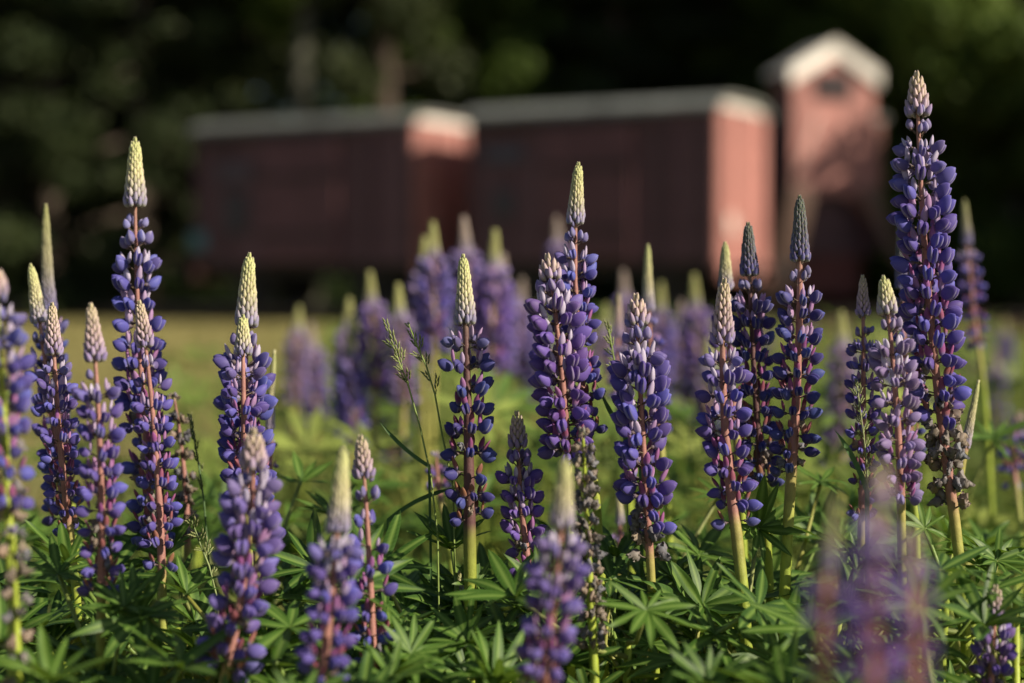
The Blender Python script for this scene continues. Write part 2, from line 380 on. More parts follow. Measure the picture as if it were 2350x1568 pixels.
def plough_car():
    """tall gabled cupola flush with the front of a lower wagon body, splayed plough wings below"""
    D = 33.0
    fl = P(1818, HORIZON, D); rot = rad(17)
    root = empty('plough_car', (0, 0, 0), rot)
    # local: x to the right along the front, y backwards, front at y=0, cupola spans x 0..CW
    CW, CL = 1.74, 1.0
    z_eave, z_peak, z_body, z_low = 4.84, 5.36, 3.95, 1.30
    x0, x1 = -.28, CW + .30
    root.location = (fl.x, fl.y, 0)
    tag(root, 'tall red gabled rail car with white roof edges and splayed plough wings, beside the wagons', 'railway wagon')
    n = 9; w = CW / n
    core = MB()
    core.add([(0.02, .035, 2.62), (CW - .02, .035, 2.62), (CW - .02, .035, z_eave), (CW / 2, .035, z_peak), (0.02, .035, z_eave),
              (0.02, CL, 2.62), (CW - .02, CL, 2.62), (CW - .02, CL, z_eave), (CW / 2, CL, z_peak), (0.02, CL, z_eave)],
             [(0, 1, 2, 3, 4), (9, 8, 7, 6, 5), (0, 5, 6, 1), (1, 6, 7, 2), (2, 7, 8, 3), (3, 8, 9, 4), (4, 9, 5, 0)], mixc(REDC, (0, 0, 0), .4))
    cup = link('cupola', core.mesh('cupola', M_PAINT, False), root)
    for i in range(n):                                     # front boards, cut to the gable
        xa, xb = i * w, (i + 1) * w - .012
        za = z_eave + (z_peak - z_eave) * (1 - abs(xa - CW / 2) / (CW / 2)); zb = z_eave + (z_peak - z_eave) * (1 - abs(xb - CW / 2) / (CW / 2))
        m = MB(); v = [(xa, 0, 2.6), (xb, 0, 2.6), (xb, 0, zb), (xa, 0, za)]; v += [(p[0], .03, p[2]) for p in v]
        m.add(v, [(0, 1, 2, 3), (7, 6, 5, 4), (0, 4, 5, 1), (1, 5, 6, 2), (2, 6, 7, 3), (3, 7, 4, 0)], REDC)
        link('front_board', m.mesh('front_board', M_PAINT, False), cup)
    for s in (0, 1):                                       # roof slopes with white verge boards
        m = MB(); ex = -.10 if s == 0 else CW + .10; sl = (z_peak - z_eave) / (CW / 2)
        ze_ = z_eave - .10 * sl
        v = [(ex, -.06, ze_ + .03), (CW / 2, -.06, z_peak + .03), (CW / 2, CL + .1, z_peak + .03), (ex, CL + .1, ze_ + .03)]
        v += [(p[0], p[1], p[2] + .06) for p in v]
        m.add(v, [(0, 1, 2, 3), (7, 6, 5, 4), (0, 4, 5, 1), (1, 5, 6, 2), (2, 6, 7, 3), (3, 7, 4, 0)], WHITE)
        link('roof_slope', m.mesh('roof_slope', M_PAINT, False), root)
        m = MB(); y0 = -.09
        v = [(ex, y0, ze_ - .22), (CW / 2, y0, z_peak - .22), (CW / 2, y0, z_peak + .11), (ex, y0, ze_ + .11)]; v += [(p[0], y0 + .028, p[2]) for p in v]
        m.add(v, [(0, 1, 2, 3), (7, 6, 5, 4), (0, 4, 5, 1), (1, 5, 6, 2), (2, 6, 7, 3), (3, 7, 4, 0)], WHITE)
        link('verge_board', m.mesh('verge_board', M_PAINT, False), root)
    wd = MB(); wd.box((CW / 2 - .40, -.045, 4.30), (CW / 2 + .36, -.004, 4.84), (.09, .04, .035)); win = link('window', wd.mesh('window', M_PAINT, False), root)
    for i in range(3):
        p = MB(); xa = CW / 2 - .36 + i * .235; p.box((xa, -.052, 4.35), (xa + .20, -.048, 4.79), (.03, .025, .03)); link('pane', p.mesh('pane', M_METAL, False), win)
    bd = MB(); bd.box((x0 + .2, .25, z_low), (x1, 6.5, z_body), mixc(SHADED_SIDEC, (0, 0, 0), .1)); link('body', bd.mesh('body', M_PAINT, False), root)
    br = MB(); br.box((x0 + .1, .2, z_body + .004), (x1 + .1, 6.6, z_body + .1), ROOFC); link('body_roof', br.mesh('body_roof', M_PAINT, False), root)
    for i in range(2):
        m = MB(); xa = CW + .02 + i * .13; m.box((xa, .215, z_low + .9), (xa + .12, .247, z_body), REDC); link('shoulder_board', m.mesh('shoulder_board', M_PAINT, False), root)
    # arched lintel below the boards
    m = MB(); ns = 12; v = []
    for q in range(ns + 1):
        t = q / ns; xx = lerp(0.02, CW - .02, t); v.append((xx, .0, 2.595)); v.append((xx, .0, 2.595 - .1 - .6 * (abs(2 * t - 1) ** 2.2)))
    k = len(v); v += [(p[0], .08, p[2]) for p in v]; f = []
    for q in range(ns):
        f += [(2 * q, 2 * q + 1, 2 * q + 3, 2 * q + 2), (k + 2 * q, k + 2 * q + 2, k + 2 * q + 3, k + 2 * q + 1), (2 * q + 1, k + 2 * q + 1, k + 2 * q + 3, 2 * q + 3)]
    m.add(v, f, REDC); link('arched_lintel', m.mesh('arched_lintel', M_PAINT, False), root)
    # splayed wings, curved plates flaring out and down
    for s in (-1, 1):
        m = MB(); v = []; ns = 8
        xt = .1 if s < 0 else CW - .1
        for q in range(ns + 1):
            t = q / ns; z = lerp(2.6, .38, t); out = .15 + .95 * t ** 1.25
            v.append((xt + s * out, -.05 - .3 * t, z)); v.append((xt + s * (out - .42), -.12 - .75 * t, z))
        k = len(v); v += [(p[0], p[1] + .05, p[2]) for p in v]; f = []
        for q in range(ns):
            f += [(2 * q, 2 * q + 2, 2 * q + 3, 2 * q + 1), (k + 2 * q, k + 2 * q + 1, k + 2 * q + 3, k + 2 * q + 2), (2 * q, k + 2 * q, k + 2 * q + 2, 2 * q + 2), (2 * q + 1, 2 * q + 3, k + 2 * q + 3, k + 2 * q + 1)]
        m.add(v, f, (.16, .10, .075)); link('plough_wing', m.mesh('plough_wing', M_PAINT, False), root)
    hd = MB(); hd.box((.1, .3, .5), (CW - .1, .5, z_low - .003), (.16, .05, .045)); link('headstock', hd.mesh('headstock', M_PAINT, False), root)
    st = MB(); st.tube([(.5, -.08, 4.0), (-.12, -.12, 2.5)], .014, 6, WHITE); link('handrail', st.mesh('handrail', M_PAINT), root)
    wr = Matrix.Rotation(math.pi / 2, 4, 'Z')
    for y in (1.2, 5.0):
        for s in (-1, 1):
            link('wheel', WHEEL, root, Matrix.Translation((CW / 2 + s * .74, y, .72)) @ Matrix.Rotation(-s * math.pi / 2, 4, 'Z'))
        ax = MB(); ax.tube([(CW / 2 - .9, y, .72), (CW / 2 + .9, y, .72)], .06, 8, IRON); link('axle', ax.mesh('axle', M_METAL), root)
    dv = Vector((-math.sin(rot), math.cos(rot), 0)); ctr = Vector((fl.x, fl.y, 0)) + Vector((math.cos(rot), math.sin(rot), 0)) * (CW / 2)
    track('railway_track', ctr - dv * 2.5, dv, 10, 'short siding of rails and sleepers under the tall gabled red car')
plough_car()

# ------------------------------------------------------------------ trees
def leaf_cloud(rg, centers, radii, counts, size, col_a, col_b, flat=1.0):
    """leaf-sized quads spread in clumps; returns arrays"""
    P_ = []; Cc = []; S_ = []
    for c, r, k in zip(centers, radii, counts):
        u = rg.normal(size=(k, 3)); u /= np.linalg.norm(u, axis=1)[:, None]
        rr = r * rg.uniform(.25, 1, (k, 1)) ** .5
        q = u * rr; q[:, 2] *= flat
        P_.append(np.array(c) + q); t = np.clip(rg.normal(.5, .3, (k, 1)), 0, 1); Cc.append(np.array(col_a) * t + np.array(col_b) * (1 - t))
        S_.append(rg.uniform(.6, 1.3, k) * size)
    P_ = np.concatenate(P_); Cc = np.concatenate(Cc); S_ = np.concatenate(S_); n = len(P_)
    a1 = rg.normal(size=(n, 3)); a1 /= np.linalg.norm(a1, axis=1)[:, None]; a2 = rg.normal(size=(n, 3)); a2 -= (a2 * a1).sum(1)[:, None] * a1; a2 /= np.linalg.norm(a2, axis=1)[:, None]
    a1 *= S_[:, None]; a2 *= (S_ * .5)[:, None]
    V = np.stack([P_ - a1, P_ + a2 * .9, P_ + a1, P_ - a2 * .9], 1)
    return V, Cc
def quad_mesh(name, V, C, mat):
    n = len(V); me = bpy.data.meshes.new(name); me.vertices.add(n * 4); me.vertices.foreach_set('co', V.astype(np.float32).ravel())
    me.loops.add(n * 4); me.loops.foreach_set('vertex_index', np.arange(n * 4, dtype=np.int32)); me.polygons.add(n); me.polygons.foreach_set('loop_start', np.arange(0, n * 4, 4, dtype=np.int32))
    at = me.color_attributes.new('zone', 'FLOAT_COLOR', 'POINT'); c = np.ones((n, 4, 4)); c[:, :, :3] = C[:, None, :]
    at.data.foreach_set('color', c.astype(np.float32).ravel()); me.materials.append(mat); me.update(calc_edges=True); me.validate(); return me
def make_tree(seed, h, crown_lo, rad_, kind):
    rg = np.random.default_rng(seed); rr = random.Random(seed)
    tr = MB(); bark = {'pine': (.075, .058, .046), 'birch': (.095, .095, .075), 'leafy': (.08, .07, .055), 'spruce': (.10, .08, .065)}[kind]
    tr0 = h * .0135 + .06
    pts = [Vector((0.12 * math.sin(i * 1.3 + seed), .12 * math.cos(i * .9 + seed), h * i / 8)) if i else Vector((0, 0, -.15)) for i in range(9)]
    tr.tube(pts, [tr0 * (1.35 if i == 0 else 1) * (1 - .85 * i / 8) for i in range(9)], 9, bark)
    cen = []; rds = []; cnt = []
    nl = {'spruce': 46}.get(kind, 30)
    for i in range(nl):
        t = (i + rr.random()) / nl; z = lerp(crown_lo, h * .97, t); th = i * 2.4 + rr.uniform(-.4, .4)
        env = {'spruce': (1 - t) ** .85 + .06, 'pine': math.sin(math.pi * min(1, t * .85 + .12)) ** .6}.get(kind, math.sin(math.pi * min(1, t * .8 + .16)) ** .55)
        ln = rad_ * env * rr.uniform(.65, 1.1); drop = {'spruce': -.28, 'pine': .12}.get(kind, .35)
        b0 = Vector((0, 0, z - ln * max(drop, 0) * .5)); d_ = Vector((math.cos(th), math.sin(th), 0))
        b1 = b0 + d_ * ln * .55 + Vector((0, 0, ln * drop * .6)); b2 = b0 + d_ * ln + Vector((0, 0, ln * drop))
        r0 = tr0 * .28 * (1 - .6 * t) + .012; tr.tube([b0, b1, b2], [r0, r0 * .6, r0 * .2], 5, bark)
        for f_, rs_ in ((.45, .5), (.75, .6), (1.0, .62)):
            if rr.random() < .12: continue
            c = b0.lerp(b2, f_); cr = rs_ * (.32 * rad_ if kind != 'spruce' else .26 * rad_) * rr.uniform(.7, 1.25) + .15
            cen.append(tuple(c + Vector((rr.uniform(-.3, .3), rr.uniform(-.3, .3), rr.uniform(-.2, .25))))); rds.append(cr); cnt.append(int((360 if kind in ('leafy', 'birch') else 130) * rr.uniform(.7, 1.3)))
    ca, cb = {'spruce': ((.064, .086, .030), (.034, .052, .020)), 'pine': ((.065, .080, .030), (.036, .050, .020)), 'birch': ((.15, .22, .045), (.08, .13, .025)), 'leafy': ((.20, .27, .06), (.12, .18, .035))}[kind]
    V, C = leaf_cloud(rg, cen, rds, cnt, .16 if kind == 'leafy' or kind == 'birch' else .13, ca, cb, .6 if kind in ('spruce', 'pine') else .8)
    return tr.mesh('trunk', M_BARK), quad_mesh('crown', V, C, M_FOL)
TV = {'pine_a': make_tree(11, 17, 5.6, 3.0, 'pine'), 'pine_b': make_tree(12, 16, 4.2, 3.0, 'pine'), 'spruce_a': make_tree(13, 15, .8, 3.2, 'spruce'), 'spruce_b': make_tree(14, 13, .5, 3.0, 'spruce'),
      'leafy_a': make_tree(15, 11, 1.2, 3.6, 'leafy'), 'leafy_b': make_tree(16, 8.5, .5, 3.2, 'birch'), 'birch_b': make_tree(17, 15, 6.6, 2.6, 'birch')}
def tree(var, xy, s=1.0, rz=None, name='tree', label='', group=None):
    root = empty(name, (xy[0], xy[1], 0), R.uniform(0, 6.28) if rz is None else rz); root.scale = (s, s, s)
    t, c = TV[var]; link('trunk', t, root); link('crown', c, root)
    return tag(root, label, 'tree', group)
def at(xv, d): return ((xv - VW / 2) / FV * d, d)
TG = 'trees standing behind the wagons'
L_P = 'tall bare-trunked pine standing behind the wagons'; L_S = 'dense dark spruce with boughs to the ground behind the wagons'; L_L = 'bushy broadleaf tree in fresh green leaf to the side of the gabled car'
L_B = 'broadleaf tree with dappled olive foliage in the dark wood behind the wagons'
for xv, d, v, s, lb in ((705, 37, 'birch_b', 1.0, 'slim tree with pale grey-green trunk rising behind the shaded wagon'), (885, 38, 'pine_b', 1.15, 'tree with thick brown trunk behind the gap between the two wagons'),
                        (1840, 40, 'birch_b', 1.1, 'pale trunk showing above the white gable of the tall red car'), (1310, 44, 'pine_a', .95, L_P), (450, 42, 'pine_b', 1.0, L_P), (1560, 46, 'pine_b', 1.0, L_P)):
    tree(v, at(xv, d), s, name='pine_tree' if 'pine' in v else 'birch_tree', label=lb, group=TG)
for xv, d, v, s in ((-60, 40, 'spruce_a', 1), (110, 38.5, 'spruce_b', 1.1), (330, 38, 'spruce_a', 1.0), (20, 43, 'spruce_a', 1.2), (450, 40, 'spruce_b', 1.05), (300, 45, 'spruce_b', 1.1), (560, 46, 'spruce_a', 1.1), (1010, 45, 'spruce_b', 1.15), (1180, 47, 'spruce_a', 1.1), (1420, 42, 'spruce_b', 1.0), (1640, 43, 'spruce_a', 1.0),
                    (1960, 45, 'spruce_a', 1.1), (800, 48, 'spruce_a', 1.15), (120, 49, 'spruce_a', 1.2), (2420, 44, 'spruce_b', 1.2), (1900, 50, 'spruce_b', 1.3), (2200, 50, 'spruce_a', 1.3)):
    tree(v, at(xv, d), s, name='spruce_tree', label=L_S, group=TG)
for xv, d, v, s in ((2170, 38, 'leafy_a', 1.0), (2330, 36, 'leafy_b', 1.05), (2480, 39, 'leafy_a', 1.1), (2060, 42, 'leafy_a', 1.1), (2290, 39.5, 'leafy_a', 1.15), (2120, 36.5, 'leafy_b', 1.0)):
    tree(v, at(xv, d), s, name='broadleaf_tree', label=L_L, group='green trees beside the gabled car')
for xv, d, v, s in ((230, 44, 'leafy_a', 1.05), (1090, 43, 'leafy_b', 1.0), (1730, 44, 'leafy_b', 1.0), (1450, 46, 'leafy_a', 1.0)):
    tree(v, at(xv, d), s, name='broadleaf_tree', label=L_B, group=TG)
# the wood goes on to the right, past the frame, and shades what lies behind
L_R = 'tall tree of the same wood beyond the right edge of the clearing'
for x, y, v, s in ((23, 39, 'spruce_a', 1.2), (33, 38, 'spruce_b', 1.35), (24, 43, 'pine_b', 1.2), (30, 35, 'spruce_a', 1.2), (14.5, 41, 'spruce_b', 1.4), (35, 27, 'spruce_a', 1.3), (27, 40, 'leafy_a', 1.4), (35, 33, 'spruce_b', 1.5), (15.6, 30.2, 'leafy_b', .98), (19.6, 28.0, 'leafy_a', .88), (23.6, 26.0, 'leafy_a', 1.05)):
    tree(v, (x, y), s, name='spruce_tree' if 'spruce' in v else 'woodland_tree', label=L_R, group='trees right of the clearing')
# far wood: one mass behind everything
rg = np.random.default_rng(5)
cen = [(x + rg.uniform(-1, 1), rg.uniform(53, 60), z) for x in np.arange(-40, 44, 1.5) for z in np.arange(.5, 24, 1.7)]
V, C = leaf_cloud(rg, cen, [2.0] * len(cen), [150] * len(cen), .30, (.045, .075, .026), (.025, .045, .018))
tag(link('far_wood', quad_mesh('far_wood', V, C, M_FOL)), 'dark dense wood filling the distance behind the trees', 'wood', kind='stuff')
# low undergrowth at the foot of the wood
cen = [(x + rg.uniform(-.5, .5), 36.5 + .28 * abs(x - 8) * (x < 8) * .3 + rg.uniform(-.4, 3), rg.uniform(.2, .9)) for x in np.arange(-16, 16, .45)]
V, C = leaf_cloud(rg, cen, [.75] * len(cen), [120] * len(cen), .09, (.06, .10, .03), (.03, .055, .02))
tag(link('undergrowth', quad_mesh('undergrowth', V, C, M_FOL)), 'low shrubs and undergrowth along the foot of the wood', 'undergrowth', kind='stuff')

# ------------------------------------------------------------------ lupine pieces
def ovoid(m, L, w, h, n=7, k=10, c=None, bend=0.0, p=0.75, M=None, groove=0.0, keel=0.0):
    """closed petal purse along +x; c(s, v) gives the zone colour"""
    v = []; cc = []; f = []
    for i in range(n + 1):
        s = i / n; r = max(0.0, math.sin(math.pi * min(1, max(0, s)) ** p)) ** .62
        if i in (0, n): r = 0.06
        for j in range(k):
            th = 2 * math.pi * j / k
            y = w * r * math.sin(th); cz = math.cos(th)
            z = h * r * cz * (1 + keel * (cz < 0)) ; y *= 1 - .35 * keel * max(0, -cz)
            z -= groove * h * r * max(0, cz) ** 6
            q = Vector((s * L, y, z + bend * L * s * s)); v.append(M @ q if M else q); cc.append(c(s, th) if c else (0, 0, 0))
    for i in range(n):
        for j in range(k): f.append((i * k + j, (i + 1) * k + j, (i + 1) * k + (j + 1) % k, i * k + (j + 1) % k))
    f.append(tuple(range(k))); f.append(tuple(n * k + j for j in range(k - 1, -1, -1)))
    m.add(v, f, cc)
def floret_geo(m, stage, rr, n=7, k=10, M0=None):
    """unit: metres at natural size, x outward from the stem, z up"""
    J = lambda q: 1 + rr.uniform(-q, q)
    M0 = M0 or Matrix()
    pale = lambda s, th: (0, max(sstep(.84, .99, -math.cos(th)) * .5 * sstep(.05, .3, s), (1 - sstep(.0, .16, s)) * .7), 0)
    px = .0052
    m.tube([M0 @ Vector((-.001, 0, -.001)), M0 @ Vector((px * .6, 0, .0004)), M0 @ Vector((px + .001, 0, .001))], [.0007, .0006, .0009], 4, (0, 0, 1), False)
    ovoid(m, .0055, .0019, .0019, 3, 6, lambda s, th: (0, 0, 1 - .5 * s), .05, .6, M0 @ Matrix.Translation((px - .0005, 0, .0006)))
    if stage == 'young':
        T = M0 @ Matrix.Translation((px + .001, 0, .001)) @ Matrix.Rotation(-rad(38 * J(.15)), 4, 'Y')
        ovoid(m, .0125 * J(.08), .0036 * J(.1), .0046 * J(.1), n, k, lambda s, th: (sstep(.6, 1, s) * .8 * (math.cos(th) > -.3), max(pale(s, th)[1], .25 * (1 - s)), .35 * (1 - sstep(0, .2, s))), .12, .8, T, .12, .1)
        return
    tw = rr.uniform(-.12, .12)
    for sg in (-1, 1):          # the two wing petals, meeting along the keel
        T = M0 @ Matrix.Translation((px + .0026, sg * .0009, -.0004)) @ Matrix.Rotation(sg * rad(5 * J(.5)), 4, 'Z') @ Matrix.Rotation(-rad(6 + 9 * rr.uniform(-1, 1)), 4, 'Y')
        ovoid(m, .0146 * J(.06), .0025 * J(.08), .0047 * J(.08), n, k, pale, .13 + tw, .92, T, 0, .22)
    # banner: folded back, standing above the wings
    T = M0 @ Matrix.Translation((px + .0030, 0, .0022)) @ Matrix.Rotation(-rad({'open': 70, 'aged': 76}[stage] * J(.12)), 4, 'Y')
    bl = .0134 * J(.1)
    ovoid(m, bl, .0028 * J(.15), .0019, n - 1, 8, lambda s, th: (sstep(.12, .35, s), .25 * (1 - sstep(.1, .5, s)), 0), -.06, .85, T, .9)
def withered_geo(m, rr, M0=None):
    M0 = M0 or Matrix(); o = len(m.v)
    m.tube([M0 @ Vector((0, 0, 0)), M0 @ Vector((.005, 0, .0)), M0 @ Vector((.008, 0, .001))], [.0007, .0006, .001], 4, (0, 0, .8), False)
    for q in range(3):
        T = M0 @ Matrix.Translation((.006, rr.uniform(-.002, .002), 0)) @ Matrix.Rotation(rr.uniform(-1.1, .5), 4, 'Y') @ Matrix.Rotation(rr.uniform(-.5, .5), 4, 'Z')
        s0 = len(m.v); ovoid(m, .011 * rr.uniform(.7, 1.1), .0017, .0040, 5, 8, lambda s, th: (0, .35 * rr.random(), .5 * rr.random()), rr.uniform(-.3, .3), .7, T)
        for i in range(s0, len(m.v)): m.v[i] = tuple(c + rr.uniform(-.0012, .0012) for c in m.v[i])
def bud_geo(m, rr, n=5, k=7, M0=None):
    """unit bud along +x, length 1"""
    ovoid(m, 1.0, .21, .25, n, k, lambda s, th: (sstep(.75, 1, s) * .7, 0, (1 - sstep(.1, .42, s)) * .8), .06, .62, M0 or Matrix())
def meshes(name, fn, count, mat, seed):
    out = []
    for i in range(count):
        m = MB(); fn(m, random.Random(seed + i)); out.append(m.mesh(name, mat))
    return out
F_OPEN = meshes('floret', lambda m, r: floret_geo(m, 'open', r), 5, M_PETAL, 100)
F_AGED = meshes('floret', lambda m, r: floret_geo(m, 'aged', r), 5, M_PETAL, 200)
F_YOUNG = meshes('floret', lambda m, r: floret_geo(m, 'young', r), 4, M_PETAL, 300)
F_DRY = meshes('withered_floret', withered_geo, 5, M_PETAL, 400)
BUDS = meshes('bud', bud_geo, 3, M_BUD, 500)
def leaflet_mesh(seed):
    rr = random.Random(seed); m = MB(); ns = 8; v = []; c = []; f = []
    fold = rr.uniform(.25, .7); droop = rr.uniform(-.05, .28); side = rr.uniform(-.05, .05); wmax = rr.uniform(.072, .105); wob = rr.uniform(-.02, .02)
    for i in range(ns + 1):
        s = i / ns; w = wmax * math.sin(math.pi * min(1, s * .93 + .035) ** .9) ** .85 * (1 if i < ns else .08)
        cz = .10 * s - droop * s * s; cy = side * s * s
        rip = wob * math.sin(s * 9)
        for t in (-1, -.5, 0, .5, 1):
            v.append((s, cy + w * t, cz + abs(t) * w * fold + rip * t - .25 * w * (abs(t) > .9)))
            c.append((1.0 if t == 0 else 0, 0, 0))
    for i in range(ns):
        for j in range(4): f.append((i * 5 + j, (i + 1) * 5 + j, (i + 1) * 5 + j + 1, i * 5 + j + 1))
    m.add(v, f, c); return m.mesh('leaflet', M_LEAF)
LEAFLETS = [leaflet_mesh(600 + i) for i in range(8)]

def basis(xd, up):
    x = xd.normalized(); y = up.cross(x)
    y = y.normalized() if y.length > 1e-5 else Vector((0, 1, 0)); z = x.cross(y)
    return Matrix((x, y, z)).transposed().to_4x4()
GREENS = [(.032, .085, .014), (.06, .135, .014), (.026, .07, .018), (.09, .175, .018), (.04, .10, .012)]
def add_leaf(root, base, stem_pt, hub, length, normal, rr, bright=0.0):
    """petiole from the stem, hub, and a ring of leaflets; all coordinates in the world"""
    m = MB(); mid = stem_pt.lerp(hub, .5) + Vector((0, 0, -.012)) + Vector((rr.uniform(-.01, .01), rr.uniform(-.01, .01), 0))
    pc = rr.choice([(.20, .26, .06), (.26, .27, .06), (.20, .23, .07), (.16, .24, .05)])
    m.tube([stem_pt - hub, mid - hub, Vector((0, 0, 0))], [.0021, .0017, .0015], 5, pc)
    lf = link('leaf', m.mesh('leaf', M_STEM), root, Matrix.Translation(hub - base))
    n = rr.choice([9, 10, 10, 11, 12]); nz = normal.normalized(); back = (stem_pt - hub); back -= nz * back.dot(nz)
    bx = back.normalized() if back.length > 1e-4 else Vector((1, 0, 0)); by = nz.cross(bx); cup = rad(rr.uniform(2, 34)); col0 = rr.choice(GREENS)
    for i in range(n):
        th = 2 * math.pi * (i + .5) / n + rr.uniform(-.1, .1)
        d_ = bx * math.cos(th) + by * math.sin(th); el = cup + rad(rr.uniform(-14, 12))
        xd = d_ * math.cos(el) + nz * math.sin(el)
        s = length * (1.0 - .28 * max(0, math.cos(th))) * rr.uniform(.88, 1.08)
        M = basis(xd, nz) @ Matrix.Rotation(rr.uniform(-.35, .35), 4, 'X') @ Matrix.Diagonal((s, s * rr.uniform(.9, 1.2), s, 1))
        link('leaflet', rr.choice(LEAFLETS), lf, M, (*mixc(col0, (.13, .24, .03), bright), 1))

TONES = {   # main petal colour, banner age shift
    'violet': ((.148, .116, .460), 0.0), 'blue': ((.122, .112, .460), 0.0), 'navy': ((.068, .072, .310), 0.1), 'purple': ((.185, .105, .430), 0.0), 'pale': ((.300, .220, .450), -.15), 'mauve': ((.195, .145, .460), 0.0)}
TIPS = {'cone': ((.64, .70, .27), (.70, .66, .38), (.50, .46, .56)), 'pink': ((.66, .58, .34), (.62, .48, .46), (.46, .36, .54)), 'dark': ((.10, .14, .09), (.13, .14, .16), (.16, .15, .33)), 'olive': ((.34, .36, .12), (.40, .38, .22), (.26, .24, .40))}
PINK_STEM, GREEN_STEM, DARK_STEM = (.36, .175, .15), (.34, .42, .05), (.12, .06, .06)
LUPINES = []
def lupine(tip, bot, width, d, label, tone='violet', tip_style='cone', tip_len=.2, spacing=42, bow=0.0, dry=0.0, fresh=.3, stem='pink', lean=0.0, group=None, mid=None, leaves=0, seed=None, nper=7, stemr=.0031, sparse=0.0):
    """tip/bot: photo pixels of the spike's ends, width in photo pixels, d depth in metres.  fresh: share of the florets with young pale banners"""
    rr = random.Random(seed if seed is not None else int(tip[0] * 31 + tip[1])); px = d / FV
    T = P(tip[0], tip[1], d + lean); B = P(bot[0], bot[1], d)
    ax = T - B; Ls = ax.length
    bowv = Vector(((bow + rr.uniform(-9, 9)) * px, rr.uniform(-.008, .008), 0))
    base = Vector((B.x + (B.x - T.x) * .35 + rr.uniform(-.015, .015), B.y + rr.uniform(-.02, .03), 0))
    def axis(t): return B.lerp(T, t) + bowv * (4 * t * (1 - t))
    def tang(t): return (axis(min(1, t + .02)) - axis(max(0, t - .02))).normalized()
    root = empty('lupine', base); tag(root, label, 'lupine', group)
    pink = {'pink': PINK_STEM, 'dark': DARK_STEM, 'green': GREEN_STEM}[stem]
    pts = []; rs = []; cs = []
    T0 = tang(0); c1 = B - T0 * .18
    for i in range(9):          # below the spike
        t = i / 8; q = base * (1 - t) ** 2 + c1 * (2 * t * (1 - t)) + B * t * t; pts.append(q - base); rs.append(stemr * lerp(1.25, 1.0, t)); cs.append(mixc(GREEN_STEM, (.2, .28, .06), rr.random() * .5) if t < .95 else mixc(GREEN_STEM, pink, .5))
    for i in range(1, 19):
        t = i / 18; pts.append(axis(t) - base); rs.append(max(.0011, stemr * (1 - .72 * t))); cs.append(mixc(pink, (.44, .42, .22), sstep(1 - tip_len * 1.3, 1, t)))
    m = MB(); m.tube(pts, rs, 8, cs); link('stem', m.mesh('stem', M_STEM), root)
    tc, bsh = TONES[tone]; hw = width * px / 2; fs0 = hw / .0238
    def place(name, mesh, t, th, pitch, s, col, off=0.0, yaw=0.0):
        c = axis(t); tg = tang(t); r0 = tg.cross(Vector((0, 1, 0))).normalized(); r1 = tg.cross(r0)
        o = r0 * math.cos(th) + r1 * math.sin(th)
        xd = o * math.cos(pitch) + tg * math.sin(pitch); zz = tg * math.cos(pitch) - o * math.sin(pitch)
        M = Matrix.Translation(c + o * off - base) @ basis(xd, zz) @ Matrix.Rotation(yaw, 4, 'Z') @ Matrix.Rotation(rr.uniform(-.25, .25), 4, 'X') @ Matrix.Diagonal((s, s, s, 1))
        return link(name, mesh, root, M, col)
    # closed buds on the tip
    ta, tm, tl = TIPS[tip_style]; cone = tip_style in ('cone', 'olive', 'dark')
    kx = min(1.15, max(.5, hw / .0196)); z = .004 * kx; Lc = Ls * tip_len
    for ring in range(70):
        u = z / Lc
        if u > 1: break
        bl = lerp(.0040, .0084, u ** .9) * kx * (1.0 if cone else 1.12); nb = 3 if ring == 0 else 7 if cone else 6
        ro = (.0020 + .0015 * sstep(0, .22, u) + .0042 * u) * kx
        off = max(.0003, ro - bl * .34) if ring else .0005
        col = mixc(ta, tm, min(1, u * 2)) if u < .5 else mixc(tm, tl, sstep(.5, 1.0, u))
        for j in range(nb):
            th = 2 * math.pi * (j + .5 * (ring % 2)) / nb + rr.uniform(-.08, .08)
            cc = mixc(col, tc, sstep(.75, 1.05, u + rr.uniform(-.08, .08)) * .45)
            place('bud', rr.choice(BUDS), 1 - (z + bl * .3 * (ring > 0)) / Ls, th, rad((lerp(82, 66, u) if cone else lerp(80, 58, u)) + rr.uniform(-5, 5)), bl, (*cc, 1), off)
        z += bl * (.40 if cone else .46)
    # whorls of florets
    t = 1 - tip_len - .004; pos = 0; step = spacing * .98 * px / Ls
    w0 = t; gap_p = rr.choice([.02, .05, .10, .16])
    while t > 0.0:
        u = (w0 - t) / w0; frac = min(1, .50 + u * 3.2) if u < .16 else 1.0
        if dry and t < dry: stage = 'dry'
        elif u < .075: stage = 'young'
        elif u < .22: stage = rr.choice(['young', 'open']) if u < .12 else 'open'
        else: stage = 'open' if u < .6 else 'aged'
        k_ = nper if u > .05 else nper - 1; th0 = rr.uniform(0, 6.28)
        for j in range(k_):
            if rr.random() < sparse + gap_p + (.12 if t < .12 else 0): continue
            th = th0 + 2 * math.pi * j / k_ + rr.uniform(-.22, .22); tt = t + rr.uniform(-.17, .17) * step
            if tt < 0: continue
            ban = min(1, max(0, (u - fresh * .35) * 1.15 + bsh + rr.uniform(-.14, .14))); st = stage
            if st == 'aged' and rr.random() < .10: st = 'dry'
            if dry and t < dry + .10 and rr.random() < .4: st = 'dry'
            s = fs0 * frac * rr.uniform(.88, 1.1) * (1 - .12 * u)
            if st == 'dry':
                dc = rr.choice([(.34, .26, .17), (.26, .24, .20), (.16, .19, .24), (.40, .29, .17), (.20, .19, .20)])
                place('withered_floret', rr.choice(F_DRY), tt, th, rad(rr.uniform(10, 58)), s * 1.05, (*dc, .9), stemr * .5, rr.uniform(-.3, .3)); continue
